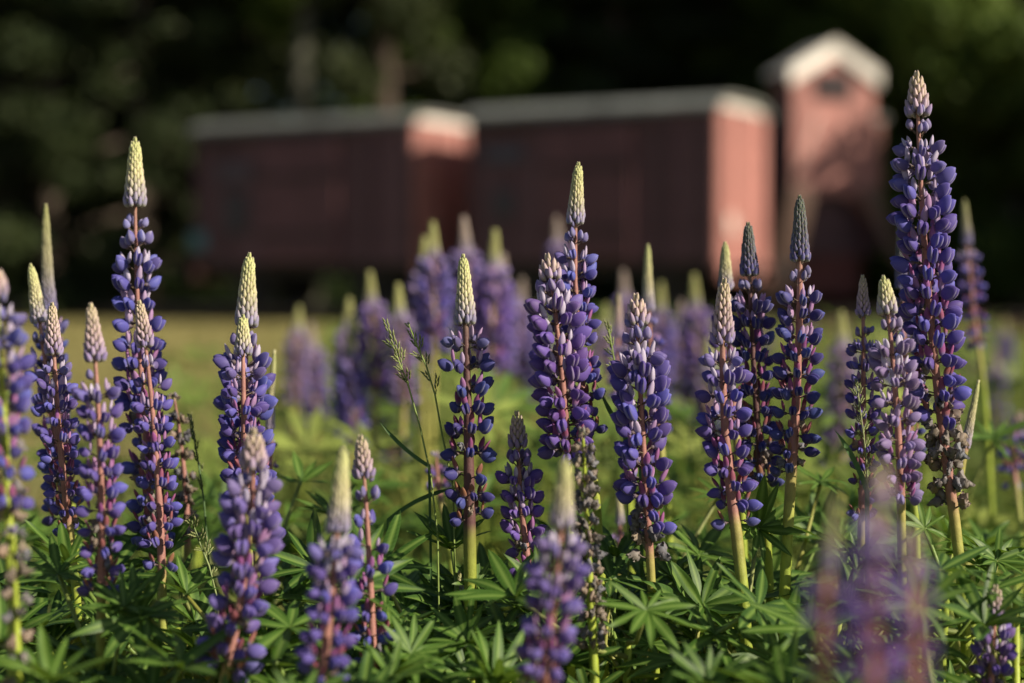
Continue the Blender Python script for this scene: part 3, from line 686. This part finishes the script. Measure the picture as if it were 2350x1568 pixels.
            col = mixc(tc, (.40, .36, .56), .42 * (1 - sstep(.0, .17, u))) if st == 'young' else mixc(mixc(tc, (.30, .26, .44), .5 * (1 - sstep(.05, .25, u))), (.10, .12, .25), .4 * sstep(.85, 1.0, u))
            mesh = rr.choice({'young': F_YOUNG, 'open': F_OPEN, 'aged': F_AGED}[st])
            pitch = rad({'young': 26, 'open': 8, 'aged': -4}[st] + rr.uniform(-11, 11))
            place('floret', mesh, tt, th, pitch, s, (*col, ban), stemr * .6, rr.uniform(-.25, .25))
        t -= step
    LUPINES.append((root, base, pts, d))
    for i in range(leaves):
        kk = rr.randrange(3, 7); sp = pts[kk] + base; th = rr.uniform(0, 6.28); ln = rr.uniform(.07, .12)
        hub = sp + Vector((math.cos(th) * ln, math.sin(th) * ln * .7, rr.uniform(.03, .10)))
        x, y, dd = pix(hub); ymin = max(1170, bot[1] - 40) if d > 1.12 else 1380
        if y < ymin: hub.z -= (ymin - y + rr.uniform(10, 120)) * dd / FV
        nrm = Vector((rr.uniform(-.4, .6), rr.uniform(-.7, .1), 1.0)); add_leaf(root, base, sp, hub, rr.uniform(.036, .056), nrm, rr)
    return root

# ------------------------------------------------------------------ the lupines that show their florets
lupine((310, 315), (362, 1285), 132, 1.30, 'tall lupine with long yellow-green tip, tallest of the crowded clump', 'blue', 'cone', .165, 46, -14, fresh=.5, leaves=3)
lupine((105, 468), (150, 1050), 84, 1.42, 'slender lupine with long olive tip behind the crowded clump', 'navy', 'olive', .42, 42, 0, leaves=2)
lupine((70, 605), (150, 1215), 104, 1.33, 'lupine with yellow tip standing just in front of the slender olive-tipped one', 'blue', 'cone', .23, 42, 0, leaves=3)
lupine((120, 695), (160, 1215), 100, 1.24, 'lupine with creamy pink tip crowded between two yellow-tipped and red-stemmed ones', 'violet', 'pink', .23, 40, 0, leaves=3)
lupine((208, 697), (232, 1370), 118, 1.12, 'soft lupine with pale pink tip and bare red stem, in the crowded clump', 'violet', 'pink', .19, 44, 6, stem='pink', leaves=2, sparse=.12)
lupine((320, 690), (372, 1330), 104, 1.19, 'pale-tipped lupine growing against the front of the tallest clump spike', 'violet', 'pink', .17, 46, 0, leaves=3, sparse=.15)
lupine((398, 905), (430, 1260), 84, 1.36, 'withered lupine with beige dried florets behind the crowded clump', 'pale', 'olive', .04, 46, 0, dry=.95, leaves=2)
lupine((573, 580), (588, 1260), 150, 1.27, 'lupine with long bright yellow tip leaning over a broad violet spike', 'blue', 'cone', .25, 44, -6, fresh=.25, leaves=3)
lupine((558, 722), (566, 1150), 110, 1.24, 'lupine with short creamy tip crowding the long yellow-tipped one', 'violet', 'cone', .22, 44, 0, leaves=2)
lupine((630, 803), (618, 1100), 40, 1.38, 'thin unopened lupine spike of yellow buds behind the broad violet one', 'pale', 'cone', .62, 40, 0, leaves=2)
lupine((582, 985), (518, 1545), 168, 1.06, 'broad out-of-focus lupine with faded tip and curved pink stem among the leaves', 'mauve', 'pink', .17, 46, 22, fresh=.5, leaves=1, nper=7)
lupine((788, 1025), (735, 1575), 140, 1.0, 'soft lupine with long cream tip leaning beside a red-stemmed one', 'violet', 'cone', .36, 48, 8, fresh=.6, leaves=1)
lupine((828, 1000), (858, 1590), 124, 1.13, 'lupine with short pink tip and long bare red stem between sparse florets', 'blue', 'pink', .17, 52, 0, sparse=.25, leaves=2)
lupine((1063, 583), (1078, 1235), 126, 1.23, 'sharp dark blue lupine with long yellow tip and thick green stem beside the brome grass', 'navy', 'cone', .245, 50, -4, fresh=.15, stem='dark', leaves=3, stemr=.0046)
lupine((1187, 945), (1222, 1360), 116, 1.235, 'short purple lupine with creamy pink tip beside the thick-stemmed dark one', 'purple', 'pink', .20, 40, -8, fresh=.9, leaves=3)
lupine((1328, 372), (1352, 1010), 112, 1.26, 'lupine with long yellow tip rising above its shorter purple neighbour against the dark wagon side', 'blue', 'cone', .225, 40, -14, fresh=.35, leaves=2)
lupine((1257, 586), (1302, 1045), 150, 1.22, 'dense purple lupine with short pink tip in front of the taller yellow-tipped one', 'purple', 'pink', .13, 33, 4, fresh=.95, leaves=2)
lupine((1337, 985), (1362, 1500), 104, 1.14, 'withered lupine with grey and brown dried florets below the tall yellow-tipped one', 'navy', 'olive', .03, 36, 2, dry=.98, stem='green', leaves=3)
lupine((1297, 1050), (1235, 1600), 150, 0.95, 'out-of-focus lupine with long cream tip standing before the withered one', 'mauve', 'cone', .30, 48, 10, fresh=.7)
lupine((1460, 677), (1492, 1285), 154, 1.22, 'dense violet lupine with short cream tip, florets drying at its foot, beside the withered spike', 'violet', 'pink', .12, 36, -4, dry=.10, fresh=.8, leaves=4)
lupine((1487, 560), (1515, 1010), 74, 1.50, 'soft lupine with long yellow bud tip behind the dense violet one', 'violet', 'cone', .34, 36, 0, leaves=2)
lupine((1420, 674), (1430, 960), 62, 1.62, 'small faded lupine tip hidden behind the dense violet spike', 'mauve', 'pink', .35, 34, 0, leaves=2)
lupine((1663, 640), (1688, 1205), 132, 1.22, 'violet lupine with long pinkish cream tip and smooth green stem over the big leaf', 'violet', 'pink', .265, 42, -6, fresh=.6, leaves=4, stemr=.0042)
lupine((1664, 555), (1690, 1000), 90, 1.36, 'faded-tip lupine half hidden behind the pinkish-tipped one', 'mauve', 'cone', .25, 40, 0, leaves=2)
lupine((1717, 510), (1752, 1135), 112, 1.28, 'dark navy lupine with blunt green-blue tip next to the wagon end', 'navy', 'dark', .19, 40, -6, stem='dark', fresh=.2, leaves=3)
lupine((1835, 448), (1816, 1090), 120, 1.24, 'tall navy lupine with tapering dark tip in front of the plough wing', 'navy', 'dark', .24, 44, 8, fresh=.4, stem='pink', leaves=3, stemr=.0040)
lupine((1980, 632), (1978, 1200), 84, 1.26, 'narrow violet lupine with short blue-pink tip beside the grass stalk', 'violet', 'pink', .17, 38, 0, leaves=3)
lupine((2027, 633), (2068, 1160), 124, 1.19, 'pale lavender lupine with yellowish tip at the foot of the tallest spike', 'pale', 'cone', .17, 42, 0, fresh=.8, leaves=3)
lupine((2104, 166), (2190, 1185), 152, 1.24, 'tallest lupine of all, dense violet with small cream tip, withering at its foot', 'violet', 'pink', .10, 38, -14, dry=.20, fresh=.12, leaves=5, stemr=.0040)
lupine((2064, 500), (2092, 1040), 76, 1.38, 'slim dark lupine half hidden behind the tallest spike', 'navy', 'dark', .3, 38, 0, leaves=2)
lupine((2213, 457), (2246, 800), 64, 1.85, 'out-of-focus dusky lupine beyond the tallest spike', 'violet', 'olive', .3, 34, 0, stem='pink')
lupine((2246, 872), (2212, 1040), 26, 1.30, 'thin green unopened lupine spike leaning out from the tallest one', 'pale', 'cone', .92, 40, 0, leaves=1)
lupine((2286, 1345), (2268, 1640), 112, 1.12, 'short purple lupine with pink tip low among bright leaves', 'purple', 'pink', .25, 40, 0, fresh=.8, leaves=3)
lupine((2342, 945), (2332, 1115), 80, 1.70, 'small soft lupine beyond the bright leaves by the tallest spike', 'violet', 'pink', .2, 34, 0, leaves=1)
lupine((1418, 1112), (1422, 1275), 40, 1.45, 'small unopened cream lupine spike between the withered and the dense violet ones', 'pale', 'cone', .55, 36, 0)
lupine((1054, 1312), (1064, 1365), 26, 1.24, 'tiny green lupine bud beside the thick green stem', 'pale', 'cone', .97, 40, 0, stemr=.0022)
lupine((1002, 1040), (1012, 1150), 66, 1.48, 'low lavender lupine hidden behind the dark blue one', 'mauve', 'pink', .1, 34, 0, leaves=1)
lupine((-14, 610), (22, 1240), 150, 1.0, 'soft lupine with pale upper florets and brown withered foot before the crowded clump', 'blue', 'pink', .12, 52, 6, dry=.12, fresh=.5, stem='green', sparse=.1)
lupine((30, 1215), (42, 1640), 120, 0.99, 'out-of-focus withered brown lupine before the crowded clump', 'pale', 'olive', .03, 52, 0, dry=.98, stem='green', sparse=.25)
FG = 'lupines blurred close in front of the tallest one'
lupine((2022, 1065), (1998, 1640), 128, 0.64, 'very blurred purple lupine with grey-pink tip in front of the tallest spike', 'purple', 'pink', .16, 62, 0, fresh=.5, sparse=.05)
lupine((1918, 1140), (1890, 1640), 112, 0.67, 'very blurred lupine with tan tip beside the blurred purple one', 'mauve', 'olive', .34, 60, 0, sparse=.12)
lupine((2090, 1215), (2095, 1640), 100, 0.65, 'very blurred low purple lupine before the tallest one, the shortest of three', 'purple', 'pink', .12, 58, 0, sparse=.1)

# ------------------------------------------------------------------ leafy plants and single large leaves
CLUMPS = []
L_C = 'leafy green lupine plant without a flower among the flowering stems'
def clump(x, d, n, ylo, yhi, rr, spread=.13):
    c = P(x, 1300, d); base = Vector((c.x, c.y, 0)); root = empty('lupine_plant', base); tag(root, L_C, 'lupine', 'leafy lupine plants')
    top = P(x, ylo, d); m = MB(); pts = [Vector((0, 0, 0)), Vector((rr.uniform(-.01, .01), 0, top.z * .5)), Vector((rr.uniform(-.02, .02), 0, top.z * .93))]
    m.tube(pts, [.0045, .004, .0025], 6, GREEN_STEM); link('stem', m.mesh('stem', M_STEM), root)
    for i in range(n):
        th = 2 * math.pi * i / n + rr.uniform(-.5, .5); r = spread * rr.uniform(.5, 1.1)
        hy = rr.uniform(ylo, yhi); hub = P(x, hy, d) + Vector((math.cos(th) * r, math.sin(th) * r * .8, 0)); hz = min(hub.z, top.z + .02)
        hub.z = hz; zt = max(.05, hz - rr.uniform(.03, .10)); sp = base + (pts[1].lerp(pts[2], max(0, min(1, (zt - pts[1].z) / (pts[2].z - pts[1].z)))) if zt > pts[1].z else pts[0].lerp(pts[1], zt / pts[1].z))
        out = Vector((math.cos(th), math.sin(th), 0)); nrm = Vector((0, 0, 1)) + out * rr.uniform(-.1, .6) + Vector((.15, -.25, 0)) * rr.uniform(0, 1.4)
        add_leaf(root, base, sp, hub, rr.uniform(.036, .058), nrm, rr, rr.choice([0, 0, 0, .3]))
    CLUMPS.append((root, base, pts)); return root
rr = random.Random(91)
for i in range(26):           # the dense band in focus
    x = -40 + i * 95 + rr.uniform(-35, 35); d = rr.uniform(1.14, 1.45)
    right = x > 1500
    clump(x, d, rr.choice([8, 9, 10]), (1230 if right else 1300) + rr.uniform(-30, 70), 1640, rr)
for i in range(15):           # behind
    x = -30 + i * 170 + rr.uniform(-50, 50); d = rr.uniform(1.5, 1.85)
    clump(x, d, 8, rr.uniform(1110, 1190), 1420, rr)
for x, d, y in ((150, 1.05, 1480), (420, 1.04, 1500), (900, 1.08, 1500), (1130, 1.1, 1490), (1560, 1.08, 1510), (1720, 1.05, 1530), (2220, 1.0, 1520), (640, 1.1, 1500)):
    clump(x, d, 7, y, 1700, rr)
HERO = ((1612, 1393, 152, 1.21, (.15, -.9, .75)), (1740, 1213, 128, 1.25, (.25, -1.1, .55)), (1795, 1520, 195, 1.17, (.1, -.9, .9)), (690, 1108, 92, 1.40, (.1, -.2, 1)), (1038, 1262, 118, 1.25, (.0, -.25, 1)), (2122, 1213, 78, 1.2, (.3, -.8, .8)),
        (2288, 1287, 98, 1.24, (.2, -.8, .9)), (1884, 1107, 88, 1.36, (.2, -.3, 1)), (285, 1392, 95, 1.10, (.1, -.5, 1)), (1492, 1478, 98, 1.21, (.1, -.4, 1)), (1095, 1338, 74, 1.24, (.5, -.7, .7)), (135, 1318, 110, 1.14, (.2, -.4, 1)), (2280, 1010, 105, 1.6, (.1, -.4, 1)),
        (760, 1185, 105, 1.36, (0, -.2, 1)), (1560, 1330, 90, 1.3, (-.2, -.3, 1)), (2110, 1390, 130, 1.02, (.4, -.9, .5)), (1350, 1600, 120, 1.15, (0, -.5, 1)), (930, 1400, 110, 1.25, (.3, -.5, 1)), (420, 1180, 85, 1.42, (.1, -.3, 1)), (2190, 1240, 85, 1.3, (.3, -.4, 1)), (1650, 1140, 90, 1.40, (0, -.25, 1)))
for (x, y, r, d, nv) in HERO:
    hub = P(x, y, d); best = min(LUPINES + [(c[0], c[1], c[2], 0) for c in CLUMPS], key=lambda q: (q[1].xy - hub.xy).length if (q[1].xy - hub.xy).length > .03 else 9)
    if (best[1].xy - hub.xy).length > .12:
        b2 = Vector((hub.x + .05, hub.y + .03, 0)); r2 = empty('lupine_plant', b2); tag(r2, L_C, 'lupine', 'leafy lupine plants')
        p2 = [Vector((0, 0, hub.z * k / 6 * .93)) for k in range(7)]; m = MB(); m.tube(p2, .0035, 6, GREEN_STEM); link('stem', m.mesh('stem', M_STEM), r2); best = (r2, b2, p2, 0)
    root, base, pts, _ = best; z = hub.z - .09
    pts_w = [pts[k].lerp(pts[k + 1], q / 8) + base for k in range(len(pts) - 1) for q in range(9)]; sp = min(pts_w, key=lambda p: abs(p.z - z))
    add_leaf(root, base, sp, hub, r * d / FV, Vector(nv), rr, .35 if x > 1500 else .15)

# ------------------------------------------------------------------ lupines out of focus behind: florets too small to part
def far_raceme(seed, tone, tipc, hgt=.165, wid=.043):
    """one mesh each for stem, flower spike and leaves"""
    r2 = random.Random(seed); fl = MB(); pc = TONES[tone][0]
    class Rec(MB): pass
    def shade(mb, o, col, ban):
        for i in range(o, len(mb.c)):
            z = mb.c[i]; c = mixc(col, ban, z[0]); c = mixc(c, (.66, .62, .66), z[1]); mb.c[i] = mixc(c, (.20, .16, .10), z[2])
    z = 0.0; tl = .30; n = 0
    while z < hgt * (1 - tl):
        u = 1 - z / (hgt * (1 - tl))
        for j in range(7):
            th = 2 * math.pi * (j + r2.random() * .5) / 7 + n
            M = Matrix.Translation((0, 0, z + r2.uniform(-.003, .003))) @ Matrix.Rotation(th, 4, 'Z') @ Matrix.Translation((.003, 0, 0)) @ Matrix.Rotation(-rad(12 + r2.uniform(-10, 10)), 4, 'Y') @ Matrix.Scale(wid / .043 * (.8 + .2 * min(1, u * 6)), 4)
            o = len(fl.c); floret_geo(fl, 'open' if u < .5 else 'aged', r2, 4, 6, M)
            shade(fl, o, mixc(pc, (.34, .28, .48), .45 * (1 - sstep(0, .3, u))), mixc((.5, .34, .56), (.34, .10, .2), u))
        z += .0125; n += .7
    z = hgt * (1 - tl)
    while z < hgt:
        u = (z - hgt * (1 - tl)) / (hgt * tl); bl = lerp(.010, .0045, u)
        for j in range(6):
            th = 2 * math.pi * j / 6 + n
            M = Matrix.Translation((0, 0, z)) @ Matrix.Rotation(th, 4, 'Z') @ Matrix.Translation((lerp(.0055, .001, u), 0, 0)) @ Matrix.Rotation(-rad(68), 4, 'Y') @ Matrix.Scale(bl, 4)
            o = len(fl.c); ovoid(fl, 1, .22, .26, 3, 5, None, .05, .62, M); col = mixc((.46, .42, .56), tipc, sstep(0, .45, u))
            for i in range(o, len(fl.c)): fl.c[i] = col
        z += bl * .5; n += .5
    st = MB(); st.tube([(0, 0, -.62), (.01, 0, -.3), (0, 0, 0), (0, 0, hgt * .98)], [.005, .0045, .004, .0012], 6, [GREEN_STEM, GREEN_STEM, mixc(GREEN_STEM, PINK_STEM, .5), PINK_STEM])
    return st.mesh('stem', M_STEM), fl.mesh('flower_spike', M_PLANT)
YT, CT = (.62, .62, .28), (.60, .50, .44)
FARV = {'violet': far_raceme(1, 'violet', YT), 'purple': far_raceme(2, 'purple', YT), 'mauve': far_raceme(3, 'mauve', CT), 'young': far_raceme(4, 'pale', YT, .15, .036)}
def far_lupine(x, y, d, var, label, group, s=1.0):
    t = P(x, y, d); h = .165 if var != 'young' else .15
    root = empty('lupine', (t.x + R.uniform(-.02, .02), t.y, 0), 0); st, fl = FARV[var]
    zs = t.z - h * s
    M = Matrix.Translation((t.x - root.location.x, 0, zs)) @ Matrix.Rotation(R.uniform(-.06, .06), 4, 'Y') @ Matrix.Rotation(R.uniform(0, 6.28), 4, 'Z')
    m = MB(); m.tube([(0, 0, 0), (.5 * M.translation.x, 0, zs * .5), M.translation, M @ Vector((0, 0, h * s * .9))], [.005, .0045, .0038, .0012], 6, [GREEN_STEM, GREEN_STEM, mixc(GREEN_STEM, PINK_STEM, .5), PINK_STEM]); link('stem', m.mesh('stem', M_STEM), root); link('flower_spike', fl, root, M @ Matrix.Diagonal((s, s, s, 1)))
    return tag(root, label, 'lupine', group)
BL = {'violet': 'blurred violet lupine with yellow tip in the patch behind', 'purple': 'blurred purple lupine with yellow tip in the patch behind', 'mauve': 'blurred mauve lupine with dull tip in the patch behind', 'young': 'blurred pale lupine not yet fully open in the patch behind'}
for x, y, d, v in ((996, 512, 2.15, 'violet'), (968, 548, 2.2, 'young'), (1080, 500, 2.3, 'mauve'), (1125, 530, 2.2, 'purple'), (1150, 585, 2.4, 'mauve'), (860, 625, 2.3, 'purple'), (925, 655, 2.1, 'young'), (790, 687, 2.3, 'young'), (808, 745, 2.2, 'violet'), (673, 705, 2.6, 'young'), (725, 742, 2.8, 'mauve'),
                   (1440, 622, 2.7, 'mauve'), (1605, 632, 2.5, 'purple'), (1550, 692, 2.7, 'mauve'), (1935, 718, 2.2, 'young'), (1508, 650, 2.6, 'violet'), (1185, 640, 2.8, 'mauve'), (895, 800, 2.5, 'violet'), (1290, 500, 2.9, 'mauve'), (1620, 780, 2.3, 'young'), (2010, 760, 3.0, 'violet'), (2290, 800, 3.2, 'mauve'), (1380, 700, 2.6, 'young'), (1230, 690, 2.9, 'violet'), (1575, 740, 3.0, 'violet')):
    far_lupine(x, y, d, v, BL[v], 'blurred lupines in the patch behind', R.uniform(.95, 1.1))
rb = random.Random(17)
for i in range(44):
    d = rb.uniform(2.4, 6.5); x = rb.uniform(640, 3300); v = rb.choice(['violet', 'mauve', 'young', 'young', 'purple'])
    y = HORIZON + (CAMZ - rb.uniform(.52, .76)) * FV / d
    far_lupine(x, max(y, 720), d, v, BL[v], 'blurred lupines in the patch behind', rb.uniform(.7, .95))
# leafy mass behind, blurred into one
lm = MB(); rq = random.Random(33)
for i in range(2600):
    d = 1.95 + 5.5 * rq.random() ** 1.4; x = rq.uniform(-.42, .75) * d
    if not bool(field_edge(np.float64(x), np.float64(d))): continue
    z = rq.uniform(.30, .70); hub = Vector((x, d, z)); nz = Vector((rq.uniform(-.5, .6), rq.uniform(-.7, .3), 1)).normalized(); L = rq.uniform(.045, .075); c = mixc((.07, .15, .025), (.29, .34, .08), rq.random())
    lm.tube([(x + rq.uniform(-.08, .08), d + rq.uniform(-.05, .05), 0), (x, d, z)], [.003, .0016], 4, mixc(c, GREEN_STEM, .5), False)
    e1 = nz.orthogonal().normalized(); e2 = nz.cross(e1)
    for k in range(9):
        th = 2 * math.pi * k / 9 + rq.uniform(-.1, .1); dr = e1 * math.cos(th) + e2 * math.sin(th); pr = nz.cross(dr); up = nz * rq.uniform(.0, .5)
        p1 = hub + (dr + up) * L * .55; p2 = hub + (dr + up * .6) * L
        lm.add([hub, p1 - pr * L * .12, p2, p1 + pr * L * .12, p1 - nz * L * .04], [(0, 1, 4), (0, 4, 3), (1, 2, 4), (4, 2, 3)], c)
tag(link('lupine_foliage', lm.mesh('lupine_foliage', M_PLANT)), 'mass of green lupine foliage and stalks stretching back to the lawn', 'foliage', kind='stuff')

# ------------------------------------------------------------------ brome grass
def spikelet_mesh(seed):
    r2 = random.Random(seed); m = MB()
    for i in range(5):          # overlapping florets of the spikelet with awns
        s = i / 5; T = Matrix.Translation((s * .75, (-1) ** i * .035, 0)) @ Matrix.Rotation((-1) ** i * .22, 4, 'Z')
        ovoid(m, .42, .06, .065, 4, 5, lambda a_, th: (.22, .27, .10) if a_ < .7 else (.40, .40, .20), 0, .6, T)
        m.tube([T @ Vector((.38, 0, 0)), T @ Vector((.75, (-1) ** i * .06, r2.uniform(-.05, .05)))], [.007, .002], 3, (.42, .42, .22), False)
    return m.mesh('spikelet', M_SPIKELET)
SPK = [spikelet_mesh(900 + i) for i in range(3)]
def brome(path, d, spikes, label, ln=46, col=(.22, .30, .08), group=None):
    """path: photo pixels from top to bottom; spikes: (x0, y0, x1, y1) base and tip pixels"""
    pp = [P(x, y, d) for x, y in path]; low = pp[-1]; base = Vector((low.x + (low.x - pp[-2].x) * .4, low.y, 0))
    root = empty('grass_stalk', base); tag(root, label, 'grass', group)
    m = MB(); pts = [p - base for p in pp] + [(low - base) * .5 + Vector((.004, 0, 0)), Vector((0, 0, 0))]
    m.tube(pts, [.0004] + [.0007] * (len(pp) - 1) + [.0009, .0011], 5, col); link('stem', m.mesh('stem', M_STEM), root)
    for (x0, y0, x1, y1) in spikes:
        a_ = P(x0, y0, d); b_ = P(x1, y1, d + R.uniform(-.012, .012)); v = b_ - a_; L = min(v.length, ln * d / FV); s0 = b_ - v.normalized() * L
        if v.length > L * 1.05:
            br = MB(); br.tube([a_ - base, s0 - base], .0004, 4, col, False); link('branchlet', br.mesh('branchlet', M_STEM), root)
        link('spikelet', R.choice(SPK), root, Matrix.Translation(s0 - base) @ basis(v, Vector((0, -1, .2))) @ Matrix.Scale(L * .88, 4))
    return root
brome([(893, 770), (915, 830), (935, 878), (965, 985), (988, 1090), (1004, 1225)], 1.235,
      [(897, 775, 880, 722), (905, 795, 895, 745), (905, 800, 875, 775), (912, 820, 912, 770), (915, 830, 897, 812), (922, 845, 926, 790), (925, 855, 900, 835), (930, 872, 905, 852), (936, 880, 918, 850), (937, 880, 938, 838), (915, 828, 906, 790), (920, 850, 910, 830)],
      'brome grass stalk with nodding green spikelets by the dark blue lupine, longer of two', 48)
brome([(938, 745), (955, 790), (978, 840), (998, 905), (1012, 985), (1040, 1120)], 1.24,
      [(940, 750, 930, 738), (950, 780, 935, 750), (955, 790, 948, 752), (965, 812, 968, 760), (958, 795, 942, 775), (968, 822, 936, 805), (972, 830, 952, 815), (980, 848, 982, 800), (990, 875, 965, 845), (1000, 905, 1005, 850)],
      'brome grass stalk with green spikelets beside the dark blue lupine, the shorter of two', 44)
brome([(1394, 735), (1400, 775), (1410, 830), (1428, 960), (1440, 1150)], 1.29, [(1398, 760, 1388, 728), (1400, 775, 1398, 735), (1402, 790, 1384, 765), (1404, 800, 1404, 762), (1408, 815, 1385, 795), (1412, 835, 1392, 815), (1414, 850, 1388, 830)],
      'brome grass head half hidden behind the dense violet lupine', 42)
brome([(1966, 870), (1972, 930), (1982, 1000), (1990, 1080), (1992, 1180)], 1.215, [(1968, 890, 1962, 862), (1970, 910, 1980, 880), (1970, 915, 1950, 885), (1972, 930, 1985, 905), (1974, 945, 1952, 920), (1976, 960, 1990, 935), (1978, 975, 1960, 950), (1981, 995, 1994, 965), (1983, 1010, 1966, 985), (1986, 1030, 1997, 1000), (1988, 1060, 1972, 1030), (1990, 1080, 1998, 1045), (1990, 1100, 1978, 1075)],
      'pale green brome grass stalk lying against the narrow violet lupine', 40, (.26, .30, .14))
brome([(437, 952), (446, 1010), (458, 1080), (468, 1150), (480, 1300)], 1.31, [(438, 965, 434, 945), (442, 990, 438, 955), (446, 1015, 440, 980), (450, 1040, 452, 1000), (455, 1065, 446, 1030), (460, 1095, 462, 1055), (465, 1125, 456, 1090)],
      'dark narrow grass head between the crowded clump and the broad violet lupine', 42, (.10, .17, .07))
brome([(1392, 1335), (1398, 1380), (1404, 1430), (1408, 1560)], 1.22, [(1394, 1345, 1388, 1322), (1396, 1365, 1384, 1340), (1398, 1380, 1404, 1345), (1400, 1395, 1386, 1370), (1402, 1410, 1412, 1375), (1404, 1425, 1392, 1398)], 'short grass head standing over leaves beside the withered lupine', 40)
brome([(440, 1195), (458, 1245), (480, 1300), (500, 1380)], 1.22, [(442, 1205, 425, 1190), (446, 1215, 452, 1182), (452, 1230, 430, 1222), (458, 1245, 472, 1210), (464, 1262, 442, 1258), (472, 1280, 490, 1245), (480, 1300, 462, 1295), (486, 1320, 505, 1285), (470, 1275, 480, 1225)], 'loose pale grass head bending among leaves below the crowded clump', 46, (.24, .30, .12))
brome([(925, 1480), (934, 1530), (940, 1600)], 1.16, [(927, 1495, 918, 1470), (929, 1505, 934, 1472), (932, 1520, 920, 1500), (934, 1530, 944, 1500), (936, 1545, 926, 1525)], 'low grass head poking up beside the red-stemmed lupine', 40, (.24, .30, .12))
def grass_leaf(pa, pb, d, w, label, bow=12):
    A, B = P(*pa, d), P(*pb, d); m = MB(); v = []; n = 10; base = Vector((B.x + (B.x - A.x) * .3, B.y, 0))
    px = d / FV; dv = (B - A).normalized(); sd = dv.cross(Vector((0, 1, 0))).normalized()
    for i in range(n + 1):
        t = i / n; c = A.lerp(B, t) + sd * (bow * px * 4 * t * (1 - t)); ww = w * px * min(1, t * 3 + .04) * .5
        v += [c - sd * ww - base, c + Vector((0, .0006, 0)) - base, c + sd * ww - base]
    c = B; v += [(B.lerp(base, .5) - sd * w * px * .3) - base, B.lerp(base, .5) - base, (B.lerp(base, .5) + sd * w * px * .3) - base, Vector((-.001, 0, 0)), Vector((0, 0.0005, 0)), Vector((.001, 0, 0))]
    k = n + 3; f = []
    for i in range(k - 1): f += [(3 * i, 3 * i + 3, 3 * i + 4, 3 * i + 1), (3 * i + 1, 3 * i + 4, 3 * i + 5, 3 * i + 2)]
    m.add(v, f, (.09, .18, .06)); o = link('grass_leaf', m.mesh('grass_leaf', M_GRASS), None, Matrix.Translation(base)); return tag(o, label, 'grass')
grass_leaf((870, 965), (985, 1070), 1.25, 9, 'thin grass blade slanting towards the longer brome stalk', -8)
grass_leaf((1060, 1118), (890, 1195), 1.28, 10, 'dark grass blade arching behind the thick green lupine stem', -14)
grass_leaf((1368, 880), (1470, 1060), 1.27, 11, 'short dark grass blade crossing between the two purple lupines', -4)
grass_leaf((1914, 985), (1990, 1130), 1.2, 12, 'blue-green grass blade leaning on the narrow violet lupine', 8)
